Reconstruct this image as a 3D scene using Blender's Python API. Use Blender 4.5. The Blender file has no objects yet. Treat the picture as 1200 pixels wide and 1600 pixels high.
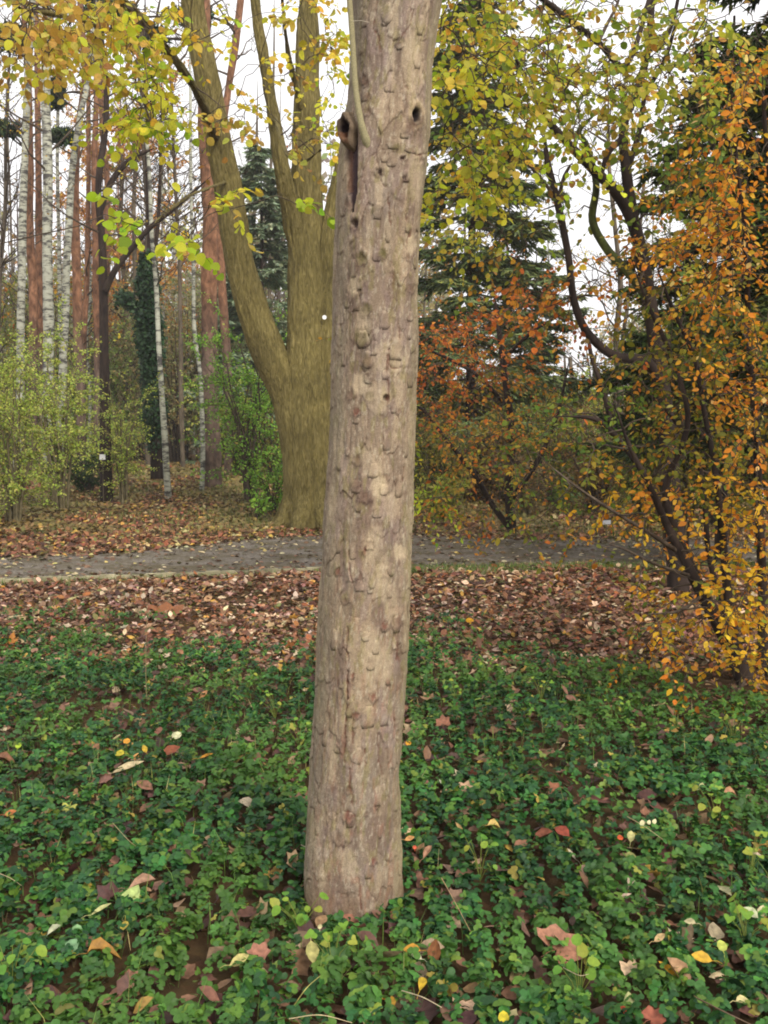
import bpy, math, random
import numpy as np
from mathutils import Vector

random.seed(7)
rng = np.random.default_rng(7)
sc = bpy.context.scene

# ------------------------------------------------------------------ camera, sky, sun, exposure
F_PX, W_PX, H_PX = 1570.0, 1200.0, 1600.0       # focal length in pixels of the photograph
CAM_Z, PITCH = 1.55, math.radians(4.4)
cam_data = bpy.data.cameras.new('camera')
cam = bpy.data.objects.new('camera', cam_data)
sc.collection.objects.link(cam)
cam.location = (0, 0, CAM_Z)
cam.rotation_euler = (math.pi / 2 - PITCH, 0, 0)
cam_data.sensor_fit = 'VERTICAL'
cam_data.sensor_height = 36.0
cam_data.lens = 36.0 * F_PX / H_PX
cam_data.clip_start = 0.05
cam_data.clip_end = 600
sc.camera = cam

SUN_EL, SUN_AZ = math.radians(38), math.radians(150)     # azimuth clockwise from +Y: behind the camera, right
world = bpy.data.worlds.new('World')
sc.world = world
world.use_nodes = True
wn, wl = world.node_tree.nodes, world.node_tree.links
wn.clear()
w_out = wn.new('ShaderNodeOutputWorld')
w_bg = wn.new('ShaderNodeBackground')
w_sky = wn.new('ShaderNodeTexSky')
w_sky.sky_type = 'NISHITA'
w_sky.sun_disc = False
w_sky.sun_elevation = SUN_EL
w_sky.sun_rotation = SUN_AZ
w_sky.air_density = 1.0
w_sky.dust_density = 4.0
w_hs = wn.new('ShaderNodeHueSaturation')
w_hs.inputs['Saturation'].default_value = 0.22
w_mix = wn.new('ShaderNodeMix'); w_mix.data_type = 'RGBA'
w_mix.inputs['Factor'].default_value = 0.75
w_mix.inputs['B'].default_value = (9.6, 9.45, 9.5, 1)        # even cloud cover
w_noise = wn.new('ShaderNodeTexNoise'); w_noise.inputs['Scale'].default_value = 2.2
w_noise.inputs['Detail'].default_value = 4
w_map = wn.new('ShaderNodeMapRange')
w_map.inputs['From Min'].default_value = 0.3; w_map.inputs['From Max'].default_value = 0.7
w_map.inputs['To Min'].default_value = 0.6; w_map.inputs['To Max'].default_value = 0.92
wl.new(w_sky.outputs[0], w_hs.inputs['Color'])
wl.new(w_hs.outputs[0], w_mix.inputs['A'])
wl.new(w_noise.outputs['Fac'], w_map.inputs['Value'])
wl.new(w_map.outputs[0], w_mix.inputs['Factor'])
wl.new(w_mix.outputs['Result'], w_bg.inputs['Color'])
w_bg.inputs['Strength'].default_value = 0.115
wl.new(w_bg.outputs[0], w_out.inputs['Surface'])

sun_data = bpy.data.lights.new('sun', 'SUN')
sun_data.energy = 2.0
sun_data.angle = math.radians(14)
sun_data.color = (1.0, 0.93, 0.82)
sun = bpy.data.objects.new('sun', sun_data)
sc.collection.objects.link(sun)
sun.rotation_euler = (math.pi / 2 - SUN_EL, 0, -SUN_AZ + math.pi)
sun.location = (6, -8, 12)

sc.view_settings.view_transform = 'Standard'
sc.view_settings.look = 'None'
sc.view_settings.gamma = 1.0
sc.view_settings.use_curve_mapping = False
sc.view_settings.exposure = 0.56
sc.render.engine = 'CYCLES'
sc.cycles.max_bounces = 6
sc.cycles.diffuse_bounces = 3
sc.cycles.transmission_bounces = 3
sc.cycles.transparent_max_bounces = 4
sc.cycles.filter_width = 1.9

HAZE = 0.0009                                   # density of the damp air
sc.cycles.volume_bounces = 1

# ------------------------------------------------------------------ picture <-> place
cp, sp = math.cos(PITCH), math.sin(PITCH)


def ray(px, py):
    a, b = (px - 600.0) / F_PX, -(py - 800.0) / F_PX
    return a, cp + b * sp, b * cp - sp


def P(px, py, d):
    """The point at distance d (along +Y) seen at the pixel."""
    x, y, z = ray(px, py)
    k = d / y
    return np.array((x * k, d, CAM_Z + z * k))


def proj(p):
    x, y, z = p[..., 0], p[..., 1], p[..., 2] - CAM_Z
    f = y * cp - z * sp
    u = y * sp + z * cp
    f = np.where(f > 0.05, f, 0.05)
    return 600 + F_PX * x / f, 800 - F_PX * u / f


def W(wpx, d):
    return wpx / F_PX * d


# ------------------------------------------------------------------ noise in numpy
def _h(i, j, k, s=0):
    n = (i.astype(np.int64) * 374761393 + j.astype(np.int64) * 668265263 + k.astype(np.int64) * 1274126177 + s * 83492791) & 0xffffffff
    n = ((n ^ (n >> 13)) * 1274126177) & 0xffffffff
    n = ((n ^ (n >> 16)) * 2246822519) & 0xffffffff
    return ((n ^ (n >> 15)) & 0xffffff) / float(0xffffff)


def vnoise(x, y, z=None, s=0):
    x = np.asarray(x, float); y = np.asarray(y, float)
    z = np.zeros_like(x) if z is None else np.asarray(z, float)
    i, j, k = np.floor(x), np.floor(y), np.floor(z)
    fx, fy, fz = x - i, y - j, z - k
    fx, fy, fz = (t * t * (3 - 2 * t) for t in (fx, fy, fz))
    r = 0
    for a in (0, 1):
        for b in (0, 1):
            for c in (0, 1):
                r = r + _h(i + a, j + b, k + c, s) * (fx if a else 1 - fx) * (fy if b else 1 - fy) * (fz if c else 1 - fz)
    return r


def fbm(x, y, z=None, o=4, s=0):
    r, a, t = 0, 1.0, 0
    for q in range(o):
        zz = None if z is None else np.asarray(z) * 2 ** q
        r = r + a * vnoise(np.asarray(x) * 2 ** q, np.asarray(y) * 2 ** q, zz, s + q)
        t += a
        a *= 0.5
    return r / t


def worley(x, y, wrap=None, s=0):
    i, j = np.floor(x), np.floor(y)
    f1 = np.full(x.shape, 9.0); f2 = np.full(x.shape, 9.0)
    idv = np.zeros(x.shape); cx = np.zeros(x.shape); cy = np.zeros(x.shape)
    for a in (-1, 0, 1):
        for b in (-1, 0, 1):
            ii, jj = i + a, j + b
            iw = np.mod(ii, wrap) if wrap else ii
            qx = ii + 0.1 + 0.8 * _h(iw, jj, jj * 0, s); qy = jj + 0.1 + 0.8 * _h(iw, jj, jj * 0 + 1, s)
            d = np.hypot(x - qx, y - qy)
            n1 = d < f1
            f2 = np.where(n1, f1, np.minimum(f2, d))
            idv = np.where(n1, _h(iw, jj, jj * 0 + 2, s), idv)
            cx = np.where(n1, x - qx, cx); cy = np.where(n1, y - qy, cy)
            f1 = np.where(n1, d, f1)
    return f1, f2, idv, cx, cy


def sstep(a, b, x):
    t = np.clip((x - a) / (b - a), 0, 1)
    return t * t * (3 - 2 * t)


def S(r, g, b, k=1.0):
    """sRGB 0-255 to linear."""
    c = np.array((r, g, b), float) / 255
    return np.where(c <= 0.04045, c / 12.92, ((c + 0.055) / 1.055) ** 2.4) * k


# ------------------------------------------------------------------ ground shape
PATH_NEAR = [(-1300, 945), (0, 908), (250, 900), (500, 890), (700, 884), (900, 881), (2600, 868)]
PATH_FAR = [(-1300, 884), (0, 868), (150, 861), (300, 850), (400, 838), (500, 832), (700, 836), (900, 840), (2600, 850)]


def flat_hit(px, py):
    x, y, z = ray(px, py)
    k = -CAM_Z / z
    return x * k, y * k


_pn = np.array([flat_hit(*q) for q in PATH_NEAR]); _pf = np.array([flat_hit(*q) for q in PATH_FAR])


def path_near(x): return np.interp(x, _pn[:, 0], _pn[:, 1])


def path_far(x): return np.interp(x, _pf[:, 0], _pf[:, 1])


def ground_z(x, y):
    x = np.asarray(x, float); y = np.asarray(y, float)
    left = 1 - sstep(0.0, 7.0, x)
    bank = sstep(17.0, 30.0, y) * (0.16 + 0.34 * left)
    yn, yf = path_near(x), path_far(x)
    off = sstep(0.0, 1.2, np.maximum(yn - y, y - yf))
    bump = (fbm(x * 0.9 + 3, y * 0.9, o=3) - 0.5) * 0.16 * off
    rim = -0.03 * (1 - off)
    return bank + bump * (1 + 0.8 * sstep(20, 60, y)) + rim


def G(px, py):
    """The ground point seen at the pixel."""
    x, y, z = ray(px, py)
    k = 1.5 / max(-z, 0.02)
    for _ in range(60):
        gz = float(ground_z(x * k, y * k))
        k += 0.7 * ((gz - CAM_Z) / z - k) if z < -1e-4 else 0
        k = min(max(k, 0.5), 80)
    return np.array((x * k, y * k, float(ground_z(x * k, y * k))))


def GD(px, d):
    """Ground point in the pixel column px at distance d."""
    x = ray(px, 700)[0] * d / ray(px, 700)[1]
    return np.array((x, d, float(ground_z(x, d))))


# ------------------------------------------------------------------ mesh helpers
class Soup:
    """Vertices, polygons and tints gathered before they become one mesh."""
    def __init__(self):
        self.v, self.f, self.n, self.c, self.base = [], [], [], [], 0

    def add(self, V, F, col=None):
        V = np.asarray(V, float).reshape(-1, 3); F = np.asarray(F, np.int64)
        if len(V) == 0: return
        self.v.append(V); self.f.append((F + self.base).ravel()); self.n.append(np.full(len(F), F.shape[1], np.int64))
        if col is None: col = (1, 1, 1)
        col = np.broadcast_to(np.asarray(col, float), V.shape)
        self.c.append(col); self.base += len(V)

    def mesh(self, name, origin=(0, 0, 0), smooth=True):
        V = np.concatenate(self.v) - np.asarray(origin, float)
        L = np.concatenate(self.f); N = np.concatenate(self.n); C = np.concatenate(self.c)
        me = bpy.data.meshes.new(name)
        me.vertices.add(len(V)); me.vertices.foreach_set('co', V.astype(np.float32).ravel())
        me.loops.add(len(L)); me.loops.foreach_set('vertex_index', L.astype(np.int32))
        me.polygons.add(len(N))
        st = np.zeros(len(N), np.int64); st[1:] = np.cumsum(N)[:-1]
        me.polygons.foreach_set('loop_start', st.astype(np.int32))
        me.polygons.foreach_set('use_smooth', np.full(len(N), smooth, bool))
        at = me.color_attributes.new('tint', 'FLOAT_COLOR', 'POINT')
        at.data.foreach_set('color', np.concatenate([C, np.ones((len(C), 1))], 1).astype(np.float32).ravel())
        me.update(calc_edges=True)
        return me


def link(name, me, mat, parent=None, loc=None):
    o = bpy.data.objects.new(name, me)
    if mat is not None and not len(me.materials): me.materials.append(mat)
    if parent is not None: o.parent = parent
    if loc is not None: o.location = loc
    sc.collection.objects.link(o)
    return o


def tag(o, label=None, cat=None, group=None, kind=None):
    if label: o['label'] = label
    if cat: o['category'] = cat
    if group: o['group'] = group
    if kind: o['kind'] = kind
    return o


def thing(name, label, cat, loc, group=None):
    o = bpy.data.objects.new(name, None)
    o.empty_display_size = 0.2
    o.location = loc
    sc.collection.objects.link(o)
    return tag(o, label, cat, group)


def tubes(soup, paths, sides=6, col=None, relief=0.0):
    """paths: list of (pts (k,3), radii (k,), [tint]); batches those of one length."""
    groups = {}
    for p in paths:
        groups.setdefault(len(p[0]), []).append(p)
    for k, ps in groups.items():
        A = np.array([p[0] for p in ps]); R = np.array([p[1] for p in ps])
        n = len(ps)
        T = np.gradient(A, axis=1); T /= np.linalg.norm(T, axis=2, keepdims=True) + 1e-9
        m = A[:, -1] - A[:, 0]
        ax = np.argmin(np.abs(m), axis=1)
        ref = np.eye(3)[ax][:, None, :]
        n1 = np.cross(T, np.broadcast_to(ref, T.shape)); n1 /= np.linalg.norm(n1, axis=2, keepdims=True) + 1e-9
        n2 = np.cross(T, n1)
        th = np.arange(sides) * 2 * math.pi / sides
        ring = n1[:, :, None, :] * np.cos(th)[None, None, :, None] + n2[:, :, None, :] * np.sin(th)[None, None, :, None]
        RR = R[:, :, None] * np.ones(sides)
        if relief:
            cum = np.concatenate([np.zeros((n, 1)), np.cumsum(np.linalg.norm(np.diff(A, axis=1), axis=2), 1)], 1)[:, :, None] + np.zeros(sides)
            cx_, sy_ = np.cos(th) * R[:, :, None], np.sin(th) * R[:, :, None]
            fur = fbm(cx_ * 26, sy_ * 26, cum * 1.6, o=3, s=3)                    # long furrows
            low = fbm(cx_ * 5 + 3, sy_ * 5, cum * 1.1, o=2, s=4)
            RR = RR + relief * (np.abs(fur - .5) * 3.2 - .5) + relief * 2.6 * (low - .5) * np.minimum(1, R[:, :, None] / .15)
        V = A[:, :, None, :] + ring * RR[..., None]
        idx = np.arange(n * k * sides).reshape(n, k, sides)
        a = idx[:, :-1]; b = idx[:, 1:]
        F = np.stack([a, np.roll(a, -1, 2), np.roll(b, -1, 2), b], -1).reshape(-1, 4)
        if len(ps[0]) > 2:
            C = np.repeat(np.array([p[2] for p in ps]), k * sides, 0)
        else:
            C = (1, 1, 1) if col is None else col
        soup.add(V.reshape(-1, 3), F, C)


def smooth_path(pts, n, rad=None):
    """Catmull-Rom resampling of points (and radii)."""
    pts = np.asarray(pts, float); m = len(pts)
    Q = np.vstack([2 * pts[0] - pts[1], pts, 2 * pts[-1] - pts[-2]])
    t = np.linspace(0, m - 1 - 1e-6, n); i = t.astype(int); f = (t - i)[:, None]
    p0, p1, p2, p3 = Q[i], Q[i + 1], Q[i + 2], Q[i + 3]
    out = 0.5 * (2 * p1 + (p2 - p0) * f + (2 * p0 - 5 * p1 + 4 * p2 - p3) * f ** 2 + (3 * p1 - p0 - 3 * p2 + p3) * f ** 3)
    if rad is None: return out
    return out, np.interp(t, np.arange(m), rad)


def unit(v):
    return v / (np.linalg.norm(v, axis=-1, keepdims=True) + 1e-9)


def frames(direction, up):
    """Rotation matrices whose +Y is the direction and +Z is near up."""
    y = unit(direction); x = unit(np.cross(y, up)); z = np.cross(x, y)
    return np.stack([x, y, z], -1)


def scatter(soup, tmpl, pos, R, scale, tint):
    tv, tf = tmpl
    scale = np.asarray(scale, float)
    if scale.ndim == 1: scale = scale[:, None]
    V = np.einsum('nij,nkj->nki', R, tv[None] * scale[:, None, :] if scale.shape[1] == 3 else tv[None] * scale[:, :, None]) + pos[:, None, :]
    n, k = len(pos), len(tv)
    F = (tf[None] + (np.arange(n) * k)[:, None, None]).reshape(-1, tf.shape[1])
    soup.add(V.reshape(-1, 3), F, np.repeat(tint, k, 0))


def pick(palette, n, jit=0.12, r=None):
    """n tints from [(weight, rgb)...] with jitter."""
    r = r or rng
    w = np.array([p[0] for p in palette], float); c = np.array([p[1] for p in palette])
    i = r.choice(len(w), n, p=w / w.sum())
    c2 = c[i] * (1 + r.normal(0, jit, (n, 1))) * (1 + r.normal(0, jit * 0.4, (n, 3)))
    return np.clip(c2, 0.003, 0.9)


# leaf shapes, stem end at the origin, tip at +Y, length 1
def leaf_template(w=0.62, fold=0.14, droop=0.12, pts=((0, 0.0), (0.22, 0.72), (0.5, 1.0), (0.78, 0.62), (1.0, 0.0))):
    V = []; F = []
    for y, h in pts:
        z = -droop * y * y
        if h == 0: V.append((0, y, z))
        else:
            V += [(-w / 2 * h, y, z + fold * h * 0.5), (0, y, z), (w / 2 * h, y, z + fold * h * 0.5)]
    V = np.array(V)
    F = [(0, 2, 1, 0), (0, 3, 2, 0)]
    n = len(pts) - 2
    for q in range(n - 1):
        a, b = 1 + 3 * q, 4 + 3 * q
        F += [(a, a + 1, b + 1, b), (a + 1, a + 2, b + 2, b + 1)]
    a = 1 + 3 * (n - 1); e = len(V) - 1
    F += [(a, a + 1, e, a), (a + 1, a + 2, e, a + 1)]
    return V, F


def to_tris(VF):
    V, F = VF
    T = []
    for f in F:
        if f[0] == f[3]: T.append(f[:3])
        else: T += [(f[0], f[1], f[2]), (f[0], f[2], f[3])]
    return np.array(V), np.array(T)


LEAF_OVAL = to_tris(leaf_template(0.62))
LEAF_ROUND = to_tris(leaf_template(0.86, 0.16, 0.2, ((0, 0.0), (0.12, 0.7), (0.42, 1.0), (0.78, 0.7), (1.0, 0.0))))
LEAF_SMALL = (np.array([(0, 0, 0), (-0.3, 0.45, 0.08), (0.3, 0.45, 0.08), (0, 1, -0.1), (0, 0.5, 0)]),
              np.array([(0, 4, 1), (0, 2, 4), (1, 4, 3), (4, 2, 3)]))
LEAF_DOT = (np.array([(0, 0, 0), (-0.33, 0.5, 0.1), (0.33, 0.5, 0.1), (0, 1, 0)]), np.array([(0, 2, 1), (1, 2, 3)]))
NEEDLE = (np.array([(-0.09, 0, 0), (0.09, 0, 0), (0.0, 1, -0.12)]), np.array([(0, 1, 2)]))


def palmate_template(lobes=5, curl=0.25, sd=0, depth=0.62):
    """A maple-like leaf: lobes around a centre, curled; fan of triangles in three rings."""
    r = random.Random(sd)
    ang = np.linspace(-2.45, 2.45, lobes * 4 + 1)
    rad = []
    for q, a in enumerate(ang):
        ph = q % 4
        top = 1.0 - 0.22 * abs(a) / 2.45
        rad.append({0: depth * 1.12, 1: 0.84 * top, 2: top, 3: 0.82 * top}[ph] * r.uniform(0.93, 1.07))
    rad[0] = rad[-1] = 0.25
    V = [(0, 0, 0)]; F = []
    nr = 3; m = len(ang)
    for k in range(1, nr + 1):
        f = k / nr
        for q, a in enumerate(ang):
            rr = rad[q] * f
            x, y = math.sin(a) * rr, math.cos(a) * rr
            z = curl * (rr ** 2) * (0.6 + 0.5 * math.sin(a * 1.3 + sd)) + 0.03 * math.cos(a * lobes * 1.28) * f
            V.append((x * 0.6, y * 0.6, z * 0.6))
    for q in range(m - 1):
        F.append((0, 1 + q + 1, 1 + q))
        for k in range(nr - 1):
            a = 1 + k * m + q; b = a + m
            F += [(a, a + 1, b + 1), (a, b + 1, b)]
    return np.array(V), np.array(F)


# ------------------------------------------------------------------ materials
def new_mat(name):
    m = bpy.data.materials.new(name); m.use_nodes = True
    nt = m.node_tree; nt.nodes.clear()
    return m, nt.nodes, nt.links


def math_node(N, op, a=None, b=None):
    n = N.new('ShaderNodeMath'); n.operation = op
    if a is not None: n.inputs[0].default_value = a
    if b is not None: n.inputs[1].default_value = b
    return n


def leaf_material(name, trans=0.35, rough=0.5, spec=0.35, spots=0.5, scale=60):
    m, N, L = new_mat(name)
    out = N.new('ShaderNodeOutputMaterial')
    at = N.new('ShaderNodeAttribute'); at.attribute_name = 'tint'
    tc = N.new('ShaderNodeTexCoord')
    nz = N.new('ShaderNodeTexNoise'); nz.inputs['Scale'].default_value = scale; nz.inputs['Detail'].default_value = 3
    mr = N.new('ShaderNodeMapRange')
    mr.inputs['From Min'].default_value = 0.3; mr.inputs['From Max'].default_value = 0.7
    mr.inputs['To Min'].default_value = 1 - spots * 0.5; mr.inputs['To Max'].default_value = 1 + spots * 0.35
    mul = N.new('ShaderNodeVectorMath'); mul.operation = 'SCALE'
    L.new(tc.outputs['Object'], nz.inputs['Vector']); L.new(nz.outputs['Fac'], mr.inputs['Value'])
    L.new(at.outputs['Color'], mul.inputs[0]); L.new(mr.outputs[0], mul.inputs['Scale'])
    bs = N.new('ShaderNodeBsdfPrincipled')
    bs.inputs['Roughness'].default_value = rough
    bs.inputs['Specular IOR Level'].default_value = spec
    L.new(mul.outputs[0], bs.inputs['Base Color'])
    tr = N.new('ShaderNodeBsdfTranslucent')
    tm = N.new('ShaderNodeVectorMath'); tm.operation = 'MULTIPLY'; tm.inputs[1].default_value = (1.12, 1.12, 0.82)
    L.new(mul.outputs[0], tm.inputs[0]); L.new(tm.outputs[0], tr.inputs['Color'])
    mx = N.new('ShaderNodeMixShader'); mx.inputs[0].default_value = trans
    L.new(bs.outputs[0], mx.inputs[1]); L.new(tr.outputs[0], mx.inputs[2]); L.new(mx.outputs[0], out.inputs['Surface'])
    return m


def bark_material(name, stops, scale=(14, 14, 3), detail=6, bump=0.35, rough=0.9, bump_dist=0.02, tinted=False, dist=0.6,
                  height=None):
    """Noise stretched along the trunk; stops = [(pos, rgb)]; height=(z0,z1,rgb) blends another colour upwards."""
    m, N, L = new_mat(name)
    out = N.new('ShaderNodeOutputMaterial'); bs = N.new('ShaderNodeBsdfPrincipled')
    bs.inputs['Roughness'].default_value = rough; bs.inputs['Specular IOR Level'].default_value = 0.2
    tc = N.new('ShaderNodeTexCoord'); mp = N.new('ShaderNodeMapping'); mp.inputs['Scale'].default_value = scale
    nz = N.new('ShaderNodeTexNoise'); nz.inputs['Scale'].default_value = 1; nz.inputs['Detail'].default_value = detail
    nz.inputs['Roughness'].default_value = 0.62; nz.inputs['Distortion'].default_value = dist
    cr = N.new('ShaderNodeValToRGB')
    el = cr.color_ramp.elements
    el[0].position, el[0].color = stops[0][0], (*stops[0][1], 1)
    el[1].position, el[1].color = stops[-1][0], (*stops[-1][1], 1)
    for p, c in stops[1:-1]:
        e = el.new(p); e.color = (*c, 1)
    L.new(tc.outputs['Object'], mp.inputs['Vector']); L.new(mp.outputs[0], nz.inputs['Vector']); L.new(nz.outputs['Fac'], cr.inputs[0])
    col = cr.outputs[0]
    big = N.new('ShaderNodeTexNoise'); big.inputs['Scale'].default_value = 1.7; big.inputs['Detail'].default_value = 3
    L.new(tc.outputs['Object'], big.inputs['Vector'])
    mr = N.new('ShaderNodeMapRange'); mr.inputs['From Min'].default_value = 0.3; mr.inputs['From Max'].default_value = 0.7
    mr.inputs['To Min'].default_value = 0.72; mr.inputs['To Max'].default_value = 1.25
    L.new(big.outputs['Fac'], mr.inputs['Value'])
    if height:
        z0, z1, rgb = height
        sx = N.new('ShaderNodeSeparateXYZ'); L.new(tc.outputs['Object'], sx.inputs[0])
        h = N.new('ShaderNodeMapRange'); h.inputs['From Min'].default_value = z0; h.inputs['From Max'].default_value = z1
        L.new(sx.outputs['Z'], h.inputs['Value'])
        m2 = N.new('ShaderNodeVectorMath'); m2.operation = 'MULTIPLY'; m2.inputs[1].default_value = rgb
        L.new(col, m2.inputs[0])
        mx = N.new('ShaderNodeMix'); mx.data_type = 'RGBA'
        L.new(h.outputs[0], mx.inputs['Factor']); L.new(col, mx.inputs['A']); L.new(m2.outputs[0], mx.inputs['B'])
        col = mx.outputs['Result']
    s1 = N.new('ShaderNodeVectorMath'); s1.operation = 'SCALE'
    L.new(col, s1.inputs[0]); L.new(mr.outputs[0], s1.inputs['Scale'])
    col = s1.outputs[0]
    if tinted:
        at = N.new('ShaderNodeAttribute'); at.attribute_name = 'tint'
        m3 = N.new('ShaderNodeVectorMath'); m3.operation = 'MULTIPLY'
        L.new(col, m3.inputs[0]); L.new(at.outputs['Color'], m3.inputs[1]); col = m3.outputs[0]
    L.new(col, bs.inputs['Base Color'])
    bp = N.new('ShaderNodeBump'); bp.inputs['Strength'].default_value = bump; bp.inputs['Distance'].default_value = bump_dist
    L.new(nz.outputs['Fac'], bp.inputs['Height']); L.new(bp.outputs[0], bs.inputs['Normal'])
    L.new(bs.outputs[0], out.inputs['Surface'])
    return m


def birch_material():
    m, N, L = new_mat('birch_bark')
    out = N.new('ShaderNodeOutputMaterial'); bs = N.new('ShaderNodeBsdfPrincipled'); bs.inputs['Roughness'].default_value = 0.75
    tc = N.new('ShaderNodeTexCoord'); mp = N.new('ShaderNodeMapping'); mp.inputs['Scale'].default_value = (2.2, 2.2, 7)
    nz = N.new('ShaderNodeTexNoise'); nz.inputs['Scale'].default_value = 1.6; nz.inputs['Detail'].default_value = 5; nz.inputs['Roughness'].default_value = 0.7
    cr = N.new('ShaderNodeValToRGB'); e = cr.color_ramp.elements
    e[0].position, e[0].color = 0.42, (0.05, 0.045, 0.04, 1)
    e[1].position, e[1].color = 0.53, (0.36, 0.36, 0.28, 1)
    k = e.new(0.75); k.color = (0.46, 0.46, 0.37, 1)
    L.new(tc.outputs['Object'], mp.inputs[0]); L.new(mp.outputs[0], nz.inputs['Vector']); L.new(nz.outputs['Fac'], cr.inputs[0])
    L.new(cr.outputs[0], bs.inputs['Base Color']); L.new(bs.outputs[0], out.inputs['Surface'])
    return m


def plain_material(name, rgb, rough=0.7, spec=0.3, noise=0.25, scale=20):
    m, N, L = new_mat(name)
    out = N.new('ShaderNodeOutputMaterial'); bs = N.new('ShaderNodeBsdfPrincipled')
    bs.inputs['Roughness'].default_value = rough; bs.inputs['Specular IOR Level'].default_value = spec
    tc = N.new('ShaderNodeTexCoord'); nz = N.new('ShaderNodeTexNoise'); nz.inputs['Scale'].default_value = scale
    cr = N.new('ShaderNodeValToRGB'); e = cr.color_ramp.elements
    a = np.array(rgb)
    e[0].position, e[0].color = 0.3, (*(a * (1 - noise)), 1); e[1].position, e[1].color = 0.7, (*np.clip(a * (1 + noise), 0, 1), 1)
    L.new(tc.outputs['Object'], nz.inputs['Vector']); L.new(nz.outputs['Fac'], cr.inputs[0]); L.new(cr.outputs[0], bs.inputs['Base Color'])
    L.new(bs.outputs[0], out.inputs['Surface'])
    return m


def tint_material(name, rough=0.85, bump_scale=220, bump=0.3, bump_dist=0.002, noise=0.25, spec=0.2):
    """Colour from the tint attribute, with fine grain and relief."""
    m, N, L = new_mat(name)
    out = N.new('ShaderNodeOutputMaterial'); bs = N.new('ShaderNodeBsdfPrincipled')
    bs.inputs['Roughness'].default_value = rough; bs.inputs['Specular IOR Level'].default_value = spec
    at = N.new('ShaderNodeAttribute'); at.attribute_name = 'tint'
    tc = N.new('ShaderNodeTexCoord')
    nz = N.new('ShaderNodeTexNoise'); nz.inputs['Scale'].default_value = bump_scale; nz.inputs['Detail'].default_value = 4; nz.inputs['Roughness'].default_value = 0.7
    mr = N.new('ShaderNodeMapRange'); mr.inputs['From Min'].default_value = 0.3; mr.inputs['From Max'].default_value = 0.7
    mr.inputs['To Min'].default_value = 1 - noise; mr.inputs['To Max'].default_value = 1 + noise
    s = N.new('ShaderNodeVectorMath'); s.operation = 'SCALE'
    L.new(tc.outputs['Object'], nz.inputs['Vector']); L.new(nz.outputs['Fac'], mr.inputs['Value'])
    L.new(at.outputs['Color'], s.inputs[0]); L.new(mr.outputs[0], s.inputs['Scale']); L.new(s.outputs[0], bs.inputs['Base Color'])
    bp = N.new('ShaderNodeBump'); bp.inputs['Strength'].default_value = bump; bp.inputs['Distance'].default_value = bump_dist
    L.new(nz.outputs['Fac'], bp.inputs['Height']); L.new(bp.outputs[0], bs.inputs['Normal'])
    L.new(bs.outputs[0], out.inputs['Surface'])
    return m


M_LEAF = leaf_material('autumn_leaf', 0.5, rough=.55, spec=.2)
M_LEAF_FAR = leaf_material('far_leaf', 0.35, rough=.7, spec=.1, scale=12)
M_LITTER = leaf_material('dead_leaf', 0.08, rough=0.62, spec=0.3, spots=0.7, scale=70)
M_COVER = leaf_material('cover_leaf', 0.2, rough=0.5, spec=0.22, spots=0.35, scale=90)
M_NEEDLE = leaf_material('needle', 0.1, rough=0.85, spec=.05, spots=0.4, scale=8)
M_TWIG = bark_material('twig_bark', [(0.3, S(48, 38, 32)), (0.7, S(96, 84, 70))], (20, 20, 20), bump=0)
M_TWIG_PALE = bark_material('pale_twig_bark', [(0.3, S(78, 70, 52)), (0.7, S(128, 118, 88))], (10, 10, 10), bump=0)
M_GREY_BARK = bark_material('grey_bark', [(0.3, S(60, 52, 44)), (0.7, S(118, 106, 88))], (10, 10, 2.5))
M_DARK_BARK = bark_material('dark_bark', [(0.3, S(30, 24, 22)), (0.62, S(56, 45, 39)), (0.8, S(72, 66, 42))], (12, 12, 4))
M_LINDEN_BARK = bark_material('linden_bark', [(0.25, S(66, 58, 32)), (0.5, S(112, 101, 58)), (0.75, S(152, 138, 90))], (30, 30, 5.5), bump=1.0, bump_dist=0.05, tinted=True, dist=1.2, detail=9)
M_PINE_BARK = bark_material('pine_bark', [(0.3, S(58, 48, 43)), (0.55, S(104, 87, 76)), (0.75, S(140, 120, 104))], (8, 8, 4),
                            bump=0.6, bump_dist=0.03, height=(3.0, 4.8, (1.6, 1.14, 0.84)))
M_MOSS_BARK = bark_material('mossy_bark', [(0.3, S(44, 40, 28)), (0.5, S(66, 72, 38)), (0.75, S(100, 110, 52))], (9, 9, 5))
M_BIRCH = birch_material()


# ------------------------------------------------------------------ ground, path
def grid_axis(pts):
    out = []
    for a, b, s in pts:
        out += list(np.arange(a, b, s))
    return np.array(out + [pts[-1][1]])


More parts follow.
